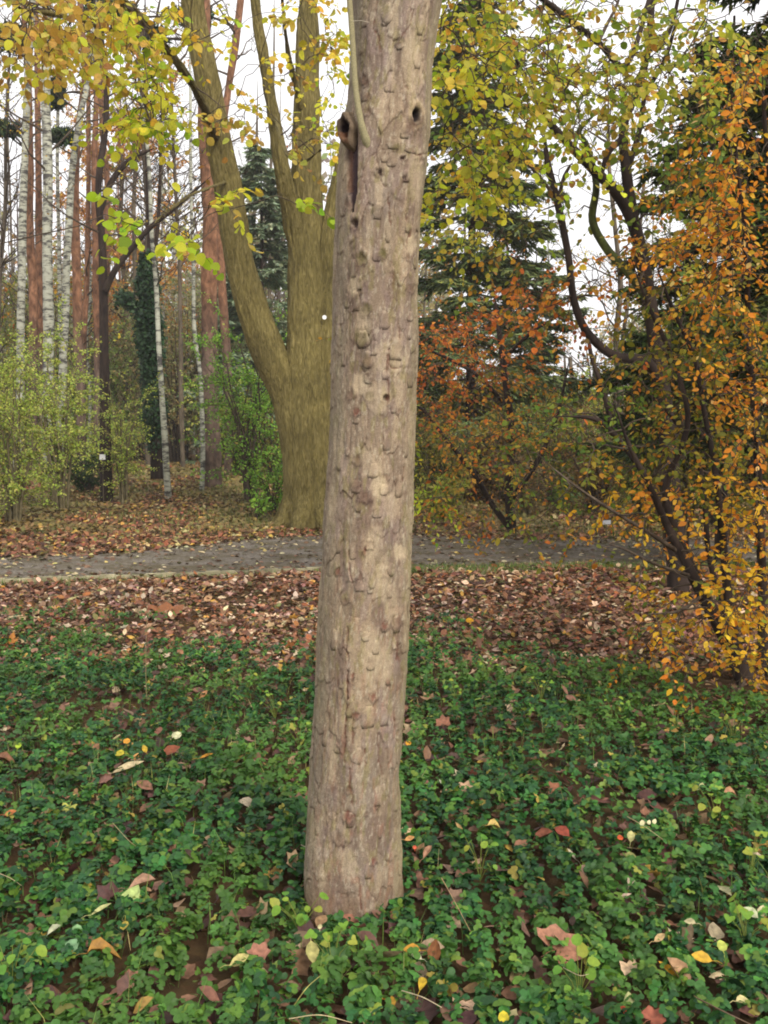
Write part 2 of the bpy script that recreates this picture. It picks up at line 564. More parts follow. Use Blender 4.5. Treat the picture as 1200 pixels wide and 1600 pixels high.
def ground_material():
    m, N, L = new_mat('woodland_soil')
    out = N.new('ShaderNodeOutputMaterial'); bs = N.new('ShaderNodeBsdfPrincipled'); bs.inputs['Roughness'].default_value = 0.95
    bs.inputs['Specular IOR Level'].default_value = 0.1
    tc = N.new('ShaderNodeTexCoord')
    n1 = N.new('ShaderNodeTexNoise'); n1.inputs['Scale'].default_value = 14; n1.inputs['Detail'].default_value = 8; n1.inputs['Roughness'].default_value = 0.75
    v1 = N.new('ShaderNodeTexVoronoi'); v1.inputs['Scale'].default_value = 16
    c1 = N.new('ShaderNodeValToRGB'); e = c1.color_ramp.elements
    e[0].position, e[0].color = 0.3, (*S(32, 26, 20), 1); e[1].position, e[1].color = 0.72, (*S(92, 68, 48), 1)
    c2 = N.new('ShaderNodeValToRGB'); e = c2.color_ramp.elements
    e[0].position, e[0].color = 0.0, (*S(96, 68, 48), 1); e[1].position, e[1].color = 1.0, (*S(54, 42, 30), 1)
    e2 = c2.color_ramp.elements.new(0.5); e2.color = (*S(86, 72, 44), 1)
    mx = N.new('ShaderNodeMix'); mx.data_type = 'RGBA'; mx.inputs['Factor'].default_value = 0.5
    L.new(tc.outputs['Object'], n1.inputs['Vector']); L.new(tc.outputs['Object'], v1.inputs['Vector'])
    L.new(n1.outputs['Fac'], c1.inputs[0]); L.new(v1.outputs['Color'], c2.inputs[0])
    L.new(c1.outputs[0], mx.inputs['A']); L.new(c2.outputs[0], mx.inputs['B']); L.new(mx.outputs['Result'], bs.inputs['Base Color'])
    bp = N.new('ShaderNodeBump'); bp.inputs['Strength'].default_value = 0.8; bp.inputs['Distance'].default_value = 0.03
    L.new(n1.outputs['Fac'], bp.inputs['Height']); L.new(bp.outputs[0], bs.inputs['Normal']); L.new(bs.outputs[0], out.inputs['Surface'])
    return m


def path_material():
    m, N, L = new_mat('path_gravel')
    out = N.new('ShaderNodeOutputMaterial'); bs = N.new('ShaderNodeBsdfPrincipled'); bs.inputs['Roughness'].default_value = 0.9
    bs.inputs['Specular IOR Level'].default_value = 0.0
    tc = N.new('ShaderNodeTexCoord')
    n1 = N.new('ShaderNodeTexNoise'); n1.inputs['Scale'].default_value = 28; n1.inputs['Detail'].default_value = 7; n1.inputs['Roughness'].default_value = 0.8
    n2 = N.new('ShaderNodeTexNoise'); n2.inputs['Scale'].default_value = 1.9; n2.inputs['Detail'].default_value = 9; n2.inputs['Roughness'].default_value = .7
    c1 = N.new('ShaderNodeValToRGB'); e = c1.color_ramp.elements
    e[0].position, e[0].color = 0.32, (*S(58, 54, 50), 1); e[1].position, e[1].color = 0.7, (*S(158, 149, 138), 1)
    c2 = N.new('ShaderNodeValToRGB'); e = c2.color_ramp.elements
    e[0].position, e[0].color = 0.42, (0, 0, 0, 1); e[1].position, e[1].color = 0.62, (1, 1, 1, 1)
    mx = N.new('ShaderNodeMix'); mx.data_type = 'RGBA'
    mx.inputs['B'].default_value = (*S(84, 76, 52), 1)
    k = math_node(N, 'MULTIPLY', b=0.75)
    L.new(tc.outputs['Object'], n1.inputs['Vector']); L.new(tc.outputs['Object'], n2.inputs['Vector'])
    L.new(n1.outputs['Fac'], c1.inputs[0]); L.new(n2.outputs['Fac'], c2.inputs[0]); L.new(c2.outputs[0], k.inputs[0])
    L.new(k.outputs[0], mx.inputs['Factor']); L.new(c1.outputs[0], mx.inputs['A']); L.new(mx.outputs['Result'], bs.inputs['Base Color'])
    bp = N.new('ShaderNodeBump'); bp.inputs['Strength'].default_value = 0.6; bp.inputs['Distance'].default_value = 0.02
    L.new(n1.outputs['Fac'], bp.inputs['Height']); L.new(bp.outputs[0], bs.inputs['Normal']); L.new(bs.outputs[0], out.inputs['Surface'])
    return m


def build_ground():
    xs = grid_axis([(-150, -20, 10), (-20, -6, 0.7), (-6, 6, 0.12), (6, 20, 0.7), (20, 150, 10)])
    ys = grid_axis([(-12, 1.5, 1.5), (1.5, 14, 0.12), (14, 34, 0.4), (34, 90, 4), (90, 320, 23)])
    X, Y = np.meshgrid(xs, ys, indexing='ij')
    Z = ground_z(X, Y)
    V = np.stack([X, Y, Z], -1).reshape(-1, 3)
    idx = np.arange(X.size).reshape(X.shape)
    F = np.stack([idx[:-1, :-1], idx[1:, :-1], idx[1:, 1:], idx[:-1, 1:]], -1).reshape(-1, 4)
    s = Soup(); s.add(V, F)
    tag(link('ground', s.mesh('ground'), ground_material()), kind='structure')
    xs = np.linspace(-22, 22, 221)
    t = np.linspace(0, 1, 26)
    X = np.repeat(xs[:, None], len(t), 1)
    wob = (fbm(xs * 1.3, xs * 0 + 5, o=3) - 0.5) * 0.5; wob2 = (fbm(xs * 1.1, xs * 0 + 15, o=3) - 0.5) * 1.2
    Y = (path_near(xs) + wob * sstep(-1, 1, xs))[:, None] * (1 - t) + (path_far(xs) + wob2)[:, None] * t
    Z = ground_z(X, Y) + 0.008
    V = np.stack([X, Y, Z], -1).reshape(-1, 3)
    idx = np.arange(X.size).reshape(X.shape)
    F = np.stack([idx[:-1, :-1], idx[1:, :-1], idx[1:, 1:], idx[:-1, 1:]], -1).reshape(-1, 4)
    s = Soup(); s.add(V, F)
    tag(link('path', s.mesh('path'), path_material()), kind='structure')
    # pale timber edging along the near side of the path, left of the trunk
    s = Soup()
    xs = np.linspace(-9, 0.2, 60); ys = path_near(xs) - 0.03
    zs = ground_z(xs, ys)
    for k in range(len(xs) - 1):
        h = 0.06 + 0.008 * math.sin(k * 1.7)
        a = np.array([(xs[k], ys[k] - .02, zs[k] - .03), (xs[k + 1], ys[k + 1] - .02, zs[k + 1] - .03), (xs[k + 1], ys[k + 1] + .03, zs[k + 1] - .03), (xs[k], ys[k] + .03, zs[k] - .03)])
        b = a.copy(); b[:, 2] += 0.03 + h
        s.add(np.vstack([a, b]), [(4, 5, 6, 7), (0, 1, 5, 4), (3, 7, 6, 2)])
    tag(link('path_edging', s.mesh('path_edging', smooth=False), plain_material('weathered_timber', S(160, 152, 122), noise=0.4, scale=6)), kind='structure')


build_ground()

# ------------------------------------------------------------------ trees: skeletons with sprays of twigs and leaves
def limb(pts, widths, n=None, extra=0):
    """[(px, py, distance)...] with widths in pixels -> (points, radii)."""
    A = np.array([P(x, y, d) for x, y, d in pts]); R = np.array([W(w, p[2]) / 2 for w, p in zip(widths, pts)])
    n = n or max(6, len(pts) * 5)
    A, R = smooth_path(A, n, R)
    return A, R * (1 - .8 * sstep(.86, 1, np.linspace(0, 1, n)))


def attach_sprays(limbs, targets, r, tip=0.004, twig_len=0.45, sag=0.12):
    """Joins each target point to the nearest point of the growing skeleton with a bent branchlet; returns branch paths and the twigs at the targets."""
    nodes = np.concatenate([l[0][::2] for l in limbs]); rad = np.concatenate([l[1][::2] for l in limbs])
    targets = np.asarray(targets)
    d0 = np.array([np.min(np.linalg.norm(nodes - t, axis=1)) for t in targets])
    order = np.argsort(d0)
    br, tw = [], []
    nodes = list(nodes); rad = list(rad)
    NN = np.array(nodes); RR = np.array(rad)
    cap = len(NN); buf = np.zeros((cap + 8 * len(targets), 3)); buf[:cap] = NN; rb = np.zeros(len(buf)); rb[:cap] = RR
    m = cap
    for i in order:
        t = targets[i]
        dist = np.linalg.norm(buf[:m] - t, axis=1) + 0.12 * np.maximum(0, buf[:m, 2] - t[2] - 0.3) + 0.1 * (rb[:m] < 0.006)
        j = int(np.argmin(dist)); a = buf[j]; L = np.linalg.norm(t - a)
        mid = (a + t) / 2 + np.array((r.normal(0, .12), r.normal(0, .12), sag + r.normal(0, .08))) * L
        q1 = a + (mid - a) * 0.55 + r.normal(0, .03, 3) * L
        q2 = mid + (t - mid) * 0.5 + r.normal(0, .04, 3) * L
        r0 = min(rb[j] * 0.7, 0.004 + 0.009 * L + 0.003)
        r0 = max(r0, tip)
        pts = np.array([a, q1, mid, q2, t])
        rr = np.linspace(r0, tip, 5)
        br.append((pts, rr))
        buf[m:m + 4] = pts[1:]; rb[m:m + 4] = rr[1:]; m += 4
        dirv = unit(t - a) * 0.6 + r.normal(0, .45, 3) + np.array((0, 0, -0.15))
        tw.append((t, unit(dirv)))
    return br, tw


def spray_leaves(tw, r, n_leaf=(8, 14), twig_len=0.45, size=(0.06, 0.09), flat=0.6, tip=0.0025):
    """Twigs with alternate leaves. Returns twig paths, positions, frames, sizes, index of the twig."""
    paths, pos, dirs, ups, size_l, own = [], [], [], [], [], []
    for ti, (t, d) in enumerate(tw):
        L = twig_len * r.uniform(0.6, 1.3)
        n = int(r.integers(n_leaf[0], n_leaf[1] + 1))
        side = unit(np.cross(d, (0, 0, 1.0)) + 1e-3)
        f = np.array((0, .33, .66, 1.0))
        pts = t + d * L * f[:, None] + np.array((0, 0, -0.28)) * L * (f ** 2)[:, None] + r.normal(0, .02, (4, 3)) * L
        paths.append((pts, np.array((tip * 1.3, tip, tip * .8, tip * .5))))
        fs = np.linspace(0.05, 1, n) + r.normal(0, .03, n)
        fs = np.clip(fs, 0, 1)
        p = t + d * (L * fs)[:, None] + np.array((0, 0, -0.28)) * L * (fs ** 2)[:, None]
        sg = np.where(np.arange(n) % 2, 1, -1)[:, None]
        dd = side * sg * 0.9 + d * 0.55 + np.array((0, 0, -0.45)) + r.normal(0, .35, (n, 3))
        up = np.array((0, 0, 1.0)) * flat + r.normal(0, .5, (n, 3)) + np.array((0, -0.25, 0))
        pos.append(p + unit(dd) * 0.015); dirs.append(dd); ups.append(up)
        size_l.append(r.uniform(size[0], size[1], n) * (0.75 + 0.5 * r.random(n))); own.append(np.full(n, ti))
    pos = np.concatenate(pos); R = frames(np.concatenate(dirs), np.concatenate(ups))
    return paths, pos, R, np.concatenate(size_l), np.concatenate(own)


def region_targets(regions, r):
    """(cx, cy, rx, ry, d0, d1, n, palette) in pixels and metres -> points and palette index."""
    pts, pal = [], []
    for k, (cx, cy, rx, ry, d0, d1, n, pa) in enumerate(regions):
        for _ in range(n):
            a, q = r.uniform(0, 2 * math.pi), math.sqrt(r.random()) * 1.05
            pts.append(P(cx + math.cos(a) * q * rx, cy + math.sin(a) * q * ry, r.uniform(d0, d1)))
            pal.append(pa)
    return np.array(pts), pal


def leaf_parts(root, pos, R, size, tint, tmpl, mat, count=300, in_view=True, colours=10, tail='leaf'):
    """The leaves that show largest become children named leaf that share a few meshes; returns the mask of the rest."""
    u, v = proj(pos)
    dist = np.linalg.norm(pos - np.array((0, 0, CAM_Z)), axis=1)
    ok = (u > 5) & (u < 1195) & (v > 5) & (v < 1595)
    score = np.where(ok, size / dist, 0)
    idx = np.argsort(-score)[:count]
    idx = idx[score[idx] > 0]
    if not len(idx): return np.ones(len(pos), bool)
    # group tints into a few shared meshes
    keys = tint[idx]
    cent = keys[rng.choice(len(keys), min(colours, len(keys)), replace=False)].copy()
    for _ in range(6):
        a = np.argmin(((keys[:, None] - cent[None]) ** 2).sum(2), 1)
        for c in range(len(cent)):
            if (a == c).any(): cent[c] = keys[a == c].mean(0)
    meshes = []
    for c in range(len(cent)):
        s = Soup(); s.add(tmpl[0], tmpl[1], cent[c]); meshes.append(s.mesh(tail))
    o0 = np.array(root.location)
    from mathutils import Matrix
    for i, c in zip(idx, a):
        M = Matrix(R[i].tolist()).to_4x4()
        o = link(tail, meshes[c], mat, root)
        o.rotation_euler = M.to_euler(); o.location = pos[i] - o0; o.scale = (size[i],) * 3
    mask = np.ones(len(pos), bool); mask[idx] = False
    return mask


def foliage_tree(root, limbs, regions, palettes, seed, mat_bark, leaf=LEAF_OVAL, n_leaf=(8, 14), twig_len=0.45, size=(0.06, 0.09),
                 parts=300, mat_leaf=None, sides=10, flat=0.6, sag=0.12, tip=0.004, trunk_tint=(1, 1, 1), twig_mat=None, big=True, relief=0.0):
    r = np.random.default_rng(seed)
    o0 = np.array(root.location)
    s = Soup(); tubes(s, [smooth_path(l[0], len(l[0]) * (5 if relief else 1), l[1]) for l in limbs if l[1].max() > 0.02], sides, trunk_tint, relief)
    if big: link('trunk', s.mesh('trunk', o0), mat_bark, root)
    T, pal = region_targets(regions, r)
    br, tw = attach_sprays(limbs, T, r, tip=tip, sag=sag)
    order = np.argsort([np.min(np.linalg.norm(T - t[0], axis=1)) for t in tw])  # keep determinism
    tidx = [int(np.argmin(np.linalg.norm(T - t[0], axis=1))) for t in tw]
    paths, pos, R, sz, own = spray_leaves(tw, r, n_leaf, twig_len, size, flat)
    s = Soup(); tubes(s, br, 5); tubes(s, paths, 3)
    tubes(s, [(l[0], l[1]) for l in limbs if l[1].max() <= 0.02], 6)
    link('branches', s.mesh('branches', o0), twig_mat or M_TWIG, root)['kind'] = 'stuff'
    tint = np.zeros((len(pos), 3))
    pk = np.array([pal[tidx[k]] for k in own])
    for name, pl in palettes.items():
        q = pk == name
        if q.any(): tint[q] = pick(pl, int(q.sum()), 0.14, r)
    # neighbours on a twig resemble each other
    tone = r.normal(1, 0.13, len(tw)); tint *= tone[own][:, None]
    tint = np.clip(tint, 0.003, 0.85)
    mask = leaf_parts(root, pos, R, sz, tint, leaf, mat_leaf or M_LEAF, parts) if parts else np.ones(len(pos), bool)
    s = Soup(); scatter(s, leaf, pos[mask], R[mask], sz[mask], tint[mask])
    o = link('foliage', s.mesh('foliage', o0), mat_leaf or M_LEAF, root); o['kind'] = 'stuff'
    return len(pos)


PAL = {
    'lime': [(5, S(186, 188, 52)), (4, S(200, 188, 60)), (2, S(146, 170, 48)), (1, S(204, 164, 60))],
    'ochre': [(4, S(198, 174, 84)), (3, S(188, 150, 76)), (3, S(180, 178, 76)), (1.5, S(160, 120, 64))],
    'gold': [(5, S(206, 184, 60)), (3, S(182, 180, 56)), (2, S(204, 158, 56))],
    'bright': [(5, S(172, 198, 46)), (2, S(192, 200, 60)), (1, S(130, 172, 46))],
    'canopy': [(4, S(172, 172, 62)), (2.5, S(142, 156, 54)), (3.5, S(188, 168, 72)), (2, S(108, 134, 50)), (1.6, S(176, 130, 64)), (1, S(206, 196, 104))],
    'orange': [(4, S(214, 142, 44)), (3, S(190, 112, 38)), (3, S(212, 164, 54)), (2.5, S(142, 130, 44)), (0.7, S(234, 196, 120))],
    'olive': [(4, S(122, 120, 42)), (3, S(156, 134, 46)), (3, S(98, 112, 42)), (2, S(196, 134, 46))],
    'yellow': [(5, S(228, 174, 44)), (3, S(202, 170, 50)), (2, S(206, 134, 40)), (1, S(142, 152, 50))],
    'red': [(4, S(188, 104, 48)), (2, S(150, 82, 46)), (3, S(208, 134, 52)), (2, S(124, 104, 52))],
    'rust': [(4, S(198, 140, 52)), (3, S(158, 136, 54)), (3, S(118, 120, 48)), (1.6, S(196, 108, 46))],
    'green': [(4, S(104, 130, 50)), (3, S(130, 146, 58)), (2, S(82, 110, 46))],
}

# --- many-stemmed linden behind the path (its foot carries a small round tag)
D = 15.6
lin_base = G(478, 828); D = lin_base[1] + 0.35
linden = thing('linden_tree', 'big olive-barked tree with several stems splitting low, beyond the path left of the near trunk', 'tree', (lin_base[0], D, lin_base[2] - 0.02))
Lb = [
    limb([(486, 848, D), (488, 790, D), (487, 720, D), (484, 640, D), (482, 560, D), (480, 470, D), (479, 400, D), (478, 310, D), (479, 200, D), (481, 100, D), (482, 0, D), (484, -220, D)],
         [112, 97, 90, 84, 72, 60, 55, 50, 41, 37, 34, 22], 60),
    limb([(476, 700, D), (456, 620, D), (425, 560, D - .1), (397, 490, D - .2), (378, 420, D - .3), (362, 330, D - .4), (345, 240, D - .5), (328, 150, D - .6), (306, 40, D - .7), (292, -60, D - .8), (262, -240, D - .9)],
         [74, 62, 53, 48, 45, 43, 41, 38, 35, 33, 23], 56),
    limb([(474, 420, D), (458, 340, D - .2), (441, 265, D - .4), (427, 180, D - .5), (412, 90, D - .6), (398, 0, D - .7), (384, -160, D - .8)], [34, 28, 23, 20, 18, 16, 10], 34),
    limb([(500, 720, D), (512, 600, D), (516, 500, D), (516, 400, D), (524, 320, D), (540, 240, D), (560, 150, D), (575, 20, D), (590, -120, D)], [64, 60, 50, 40, 30, 24, 20, 18, 12], 40),
    limb([(336, 215, D - .6), (318, 165, 13.6), (292, 118, 12.6), (262, 80, 11.6), (226, 38, 10.4), (190, 0, 9.2), (140, -40, 8.2)], [16, 14, 13, 13, 12, 12, 11], 30),
    limb([(262, 80, 11.6), (200, 60, 10.4), (120, 30, 9), (30, 12, 7.8)], [8, 7, 6, 5], 18),
    limb([(352, 285, D - .45), (320, 296, 13), (290, 310, 11), (262, 330, 9.4), (238, 352, 8)], [5, 5, 5, 4, 3], 16),
    limb([(476, 190, D), (458, 120, D - .6), (446, 50, D - 1.6), (436, -60, D - 3)], [9, 8, 7, 6], 14),
    limb([(226, 38, 10.4), (215, 100, 9.6), (225, 160, 9), (240, 200, 8.6)], [6, 5, 4, 3], 12),
    limb([(430, 185, D - .5), (445, 235, 13.5), (470, 255, 12), (500, 235, 11)], [7, 6, 5, 3], 12),
]
# buttress roots flaring at the foot
for a, L in ((-2.6, 0.9), (-1.9, 0.7), (-1.2, 0.8), (-0.5, 0.7), (0.6, 0.8), (2.0, 0.7), (3.0, 0.8)):
    bx, by = lin_base[0] + 0.12, D
    q = np.array([(bx + math.cos(a) * 0.22, by + math.sin(a) * 0.22, lin_base[2] + 0.95), (bx + math.cos(a) * 0.42, by + math.sin(a) * 0.42, lin_base[2] + 0.4),
                  (bx + math.cos(a) * 0.62, by + math.sin(a) * 0.62, lin_base[2] + 0.1), (bx + math.cos(a) * (0.62 + L * .4), by + math.sin(a) * (0.62 + L * .4), lin_base[2] - 0.1)])
    Lb.append(smooth_path(q, 14, [0.18, 0.17, 0.12, 0.04]))
lin_regions = [
    (60, 25, 90, 40, 7.4, 10, 38, 'ochre'), (150, 35, 80, 40, 8, 11, 34, 'ochre'), (50, 80, 50, 26, 7.5, 10, 15, 'ochre'),
    (130, 65, 50, 26, 8, 10, 12, 'gold'), (205, 20, 70, 26, 8, 10, 8, 'lime'), (215, 100, 50, 40, 8, 10.5, 16, 'lime'),
    (225, 150, 50, 34, 8, 10.5, 27, 'lime'), (240, 190, 44, 22, 8, 10, 13, 'lime'), (270, 50, 44, 36, 8, 11, 9, 'gold'),
    (325, 200, 24, 22, 8.5, 11, 4, 'ochre'), (150, 90, 30, 20, 7.5, 8, 3, 'ochre'),
    (390, 120, 40, 50, 9, 13, 6, 'gold'), (440, 10, 50, 24, 9, 13, 9, 'gold'), (515, 60, 24, 60, 10, 14, 14, 'gold'),
    (375, 190, 26, 18, 10, 13, 4, 'ochre'), (455, 225, 40, 20, 9.5, 12, 7, 'ochre'), (350, 35, 26, 30, 10, 13, 3, 'lime'),
    (520, 150, 18, 80, 12, 15, 18, 'lime'), (450, 80, 20, 50, 11, 13, 3, 'ochre'),
    (182, 322, 10, 16, 6.6, 7.4, 3, 'bright'), (222, 352, 16, 14, 6.6, 7.4, 3, 'bright'), (288, 372, 22, 14, 6.6, 7.4, 4, 'bright'),
    (345, 322, 24, 14, 7, 8, 4, 'lime'), (490, 326, 20, 8, 7, 8, 2, 'bright'), (275, 345, 14, 10, 7, 8, 1, 'lime'), (-5, 385, 8, 5, 6, 6.5, 1, 'bright'),
    (-140, 40, 120, 60, 7.5, 10, 24, 'ochre'), (200, -60, 260, 50, 8, 12, 40, 'gold'), (170, 195, 20, 16, 8, 9, 2, 'lime'),
]
n_l = foliage_tree(linden, Lb, lin_regions, PAL, 11, M_LINDEN_BARK, leaf=LEAF_ROUND, n_leaf=(6, 11), twig_len=0.34, size=(0.055, 0.088), sides=96, relief=.03)
print('linden leaves', n_l)


def disc(soup, c, r, n=16, t=0.004, axis=(0, -1, 0)):
    R = frames(np.array([(0.0, 0, 1)]), np.array([axis], float))[0]
    th = np.arange(n) * 2 * math.pi / n
    ring = np.stack([np.cos(th) * r, np.sin(th) * r, np.zeros(n)], -1)
    a = ring @ R.T + np.array(c); b = (ring + (0, 0, t)) @ R.T + np.array(c)
    V = np.vstack([a, b, [np.array(c) + R[:, 2] * t]])
    F = [(k, (k + 1) % n, n + (k + 1) % n, n + k) for k in range(n)]
    soup.add(V, F); soup.add(V, [(n + k, n + (k + 1) % n, 2 * n) for k in range(n)])


s = Soup(); c = P(507, 496, D - 0.33); disc(s, c, 0.036, t=0.02)
link('number_disc', s.mesh('number_disc', linden.location), plain_material('white_enamel', (0.8, 0.8, 0.78), 0.4, noise=0.03), linden)

# --- dark twisted tree on the right
Dt = 9.6
twb = GD(1062, Dt)
twisted = thing('crooked_tree', 'dark crooked tree with bent mossy limbs and yellow-green leaves, right of the near trunk', 'tree', twb)
Tb = [
    limb([(1062, 950, Dt), (1052, 800, Dt), (1040, 650, Dt), (1022, 520, Dt), (1008, 430, Dt), (990, 350, Dt), (960, 298, Dt - .1), (920, 258, Dt - .2), (882, 218, Dt - .3), (852, 182, Dt - .4), (820, 120, Dt - .5), (780, 40, Dt - .7)],
         [44, 36, 31, 28, 26, 24, 20, 17, 15, 13, 10, 8], 60),
    limb([(990, 350, Dt), (980, 280, Dt), (974, 200, Dt), (992, 150, Dt), (1012, 80, Dt), (1020, -20, Dt), (1030, -120, Dt)], [24, 20, 17, 14, 13, 12, 9], 30),
    limb([(1035, 610, Dt), (1010, 566, Dt - .2), (960, 556, Dt - .4), (918, 520, Dt - .5), (897, 470, Dt - .6), (888, 400, Dt - .6), (872, 320, Dt - .6), (855, 250, Dt - .5), (850, 190, Dt - .4)],
         [26, 20, 17, 16, 14, 13, 14, 12, 10], 44),
    limb([(1015, 470, Dt), (985, 430, Dt), (950, 392, Dt + .1), (926, 345, Dt + .1), (932, 290, Dt), (918, 230, Dt - .1), (905, 205, Dt - .2), (935, 175, Dt - .3)], [18, 16, 15, 14, 12, 10, 9, 6], 34),
    limb([(872, 320, Dt - .6), (880, 280, Dt - .6), (893, 255, Dt - .6)], [8, 7, 5], 8),
    limb([(862, 300, Dt - .6), (836, 268, Dt - .6), (810, 245, Dt - .6), (780, 240, Dt - .5)], [7, 6, 5, 4], 12),
    limb([(975, 215, Dt), (950, 240, Dt), (938, 280, Dt)], [11, 10, 8], 10),
    limb([(983, 260, Dt), (1000, 200, Dt), (1008, 150, Dt - .1), (1040, 90, Dt - .3), (1060, 20, Dt - .5)], [11, 10, 9, 8, 6], 18),
    limb([(960, 680, Dt - .4), (942, 610, Dt - .5), (925, 560, Dt - .5), (918, 520, Dt - .5)], [10, 9, 8, 7], 12),
    limb([(1045, 800, Dt), (1000, 730, Dt - .2), (960, 680, Dt - .4), (930, 655, Dt - .5), (880, 650, Dt - .7)], [14, 12, 11, 9, 6], 18),
    limb([(1020, -20, Dt), (980, 100, Dt - .8), (935, 66, Dt - 1.2), (890, 32, Dt - 1.5), (850, 0, Dt - 1.8), (800, -40, Dt - 2)], [8, 10, 11, 11, 10, 8], 26),
    limb([(935, 66, Dt - 1.2), (950, 35, Dt - 1.2), (965, 5, Dt - 1.2), (975, -40, Dt - 1.2)], [7, 6, 5, 4], 10),
    limb([(1012, 80, Dt), (1040, 60, Dt), (1055, 20, Dt), (1065, -40, Dt)], [9, 8, 7, 6], 10),
    limb([(850, 190, Dt - .4), (830, 175, Dt - .8), (790, 165, Dt - 1.2), (740, 150, Dt - 1.6), (700, 130, Dt - 1.9)], [8, 7, 6, 5, 4], 16),
    limb([(810, 245, Dt - .6), (780, 262, Dt - 1), (750, 290, Dt - 1.4), (720, 318, Dt - 1.6)], [6, 5, 4, 3], 12),
]
Tb = [(a, b * .84) for a, b in Tb]
tw_regions = [
    (745, 40, 70, 50, 6.4, 9, 34, 'canopy'), (840, 40, 80, 46, 6.4, 9, 34, 'canopy'), (940, 20, 80, 34, 7, 9.5, 12, 'canopy'),
    (1040, 40, 70, 40, 7, 9.5, 22, 'canopy'), (1150, 60, 50, 50, 7, 9, 14, 'canopy'), (800, 110, 90, 36, 6.4, 9, 46, 'lime'), (900, 120, 90, 32, 6.4, 9, 48, 'canopy'),
    (1000, 115, 80, 32, 7, 9.5, 28, 'canopy'), (715, 130, 34, 60, 6.5, 8, 18, 'lime'), (1090, 110, 50, 50, 7, 9, 14, 'canopy'),
    (720, 225, 40, 40, 6.6, 8.5, 20, 'canopy'), (765, 250, 40, 34, 7, 9, 18, 'canopy'), (745, 295, 50, 18, 7, 8.5, 14, 'lime'), (800, 200, 50, 30, 7, 9, 14, 'lime'), (840, 260, 60, 60, 8, 10, 8, 'canopy'), (940, 190, 70, 24, 8, 10, 12, 'canopy'), (750, 370, 60, 30, 9, 10.5, 16, 'canopy'), (920, 480, 60, 60, 8.8, 10.2, 12, 'rust'), (960, 300, 60, 60, 9.4, 10.4, 7, 'olive'), (690, 325, 16, 34, 6.6, 8, 6, 'lime'),
    (897, 215, 14, 18, 6.5, 8, 4, 'bright'), (840, 165, 50, 14, 7, 8.5, 8, 'canopy'), (1030, 230, 40, 50, 8, 10, 16, 'olive'), (1040, 330, 40, 60, 8.6, 10, 16, 'green'), (1080, 380, 40, 40, 8, 9.6, 10, 'canopy'), (700, 95, 20, 60, 6.5, 8, 8, 'gold'),
    (1060, 180, 50, 40, 8, 10, 18, 'green'), (1090, 240, 50, 50, 8, 10, 14, 'olive'), (820, 350, 36, 30, 8.5, 10, 5, 'olive'), (790, 400, 40, 30, 8.5, 10, 5, 'rust'),
    (930, -60, 260, 50, 6.5, 10, 50, 'canopy'), (1260, 40, 60, 90, 7, 9.5, 14, 'canopy'), (850, 480, 60, 30, 8.6, 10, 10, 'red'), (930, 425, 50, 26, 8.6, 10, 6, 'orange'),
    (900, 650, 70, 24, 8.4, 10, 8, 'green'), (990, 440, 30, 30, 8.6, 9.4, 5, 'rust'), (1090, 300, 40, 60, 8.6, 9.6, 8, 'green'), (1110, 200, 40, 40, 8, 9.6, 8, 'olive'),
]
n_l = foliage_tree(twisted, Tb, tw_regions, PAL, 23, M_DARK_BARK, leaf=LEAF_ROUND, n_leaf=(8, 14), twig_len=0.42, size=(0.038, 0.066), sides=12)
s = Soup(); mossy = Tb.pop(3) if False else Tb[3]
tubes(s, [(mossy[0] + np.array((-.004, -.006, .004)), mossy[1] * 1.06)], 12)
link('moss_coat', s.mesh('moss_coat', twb), M_MOSS_BARK, twisted)
print('crooked leaves', n_l)

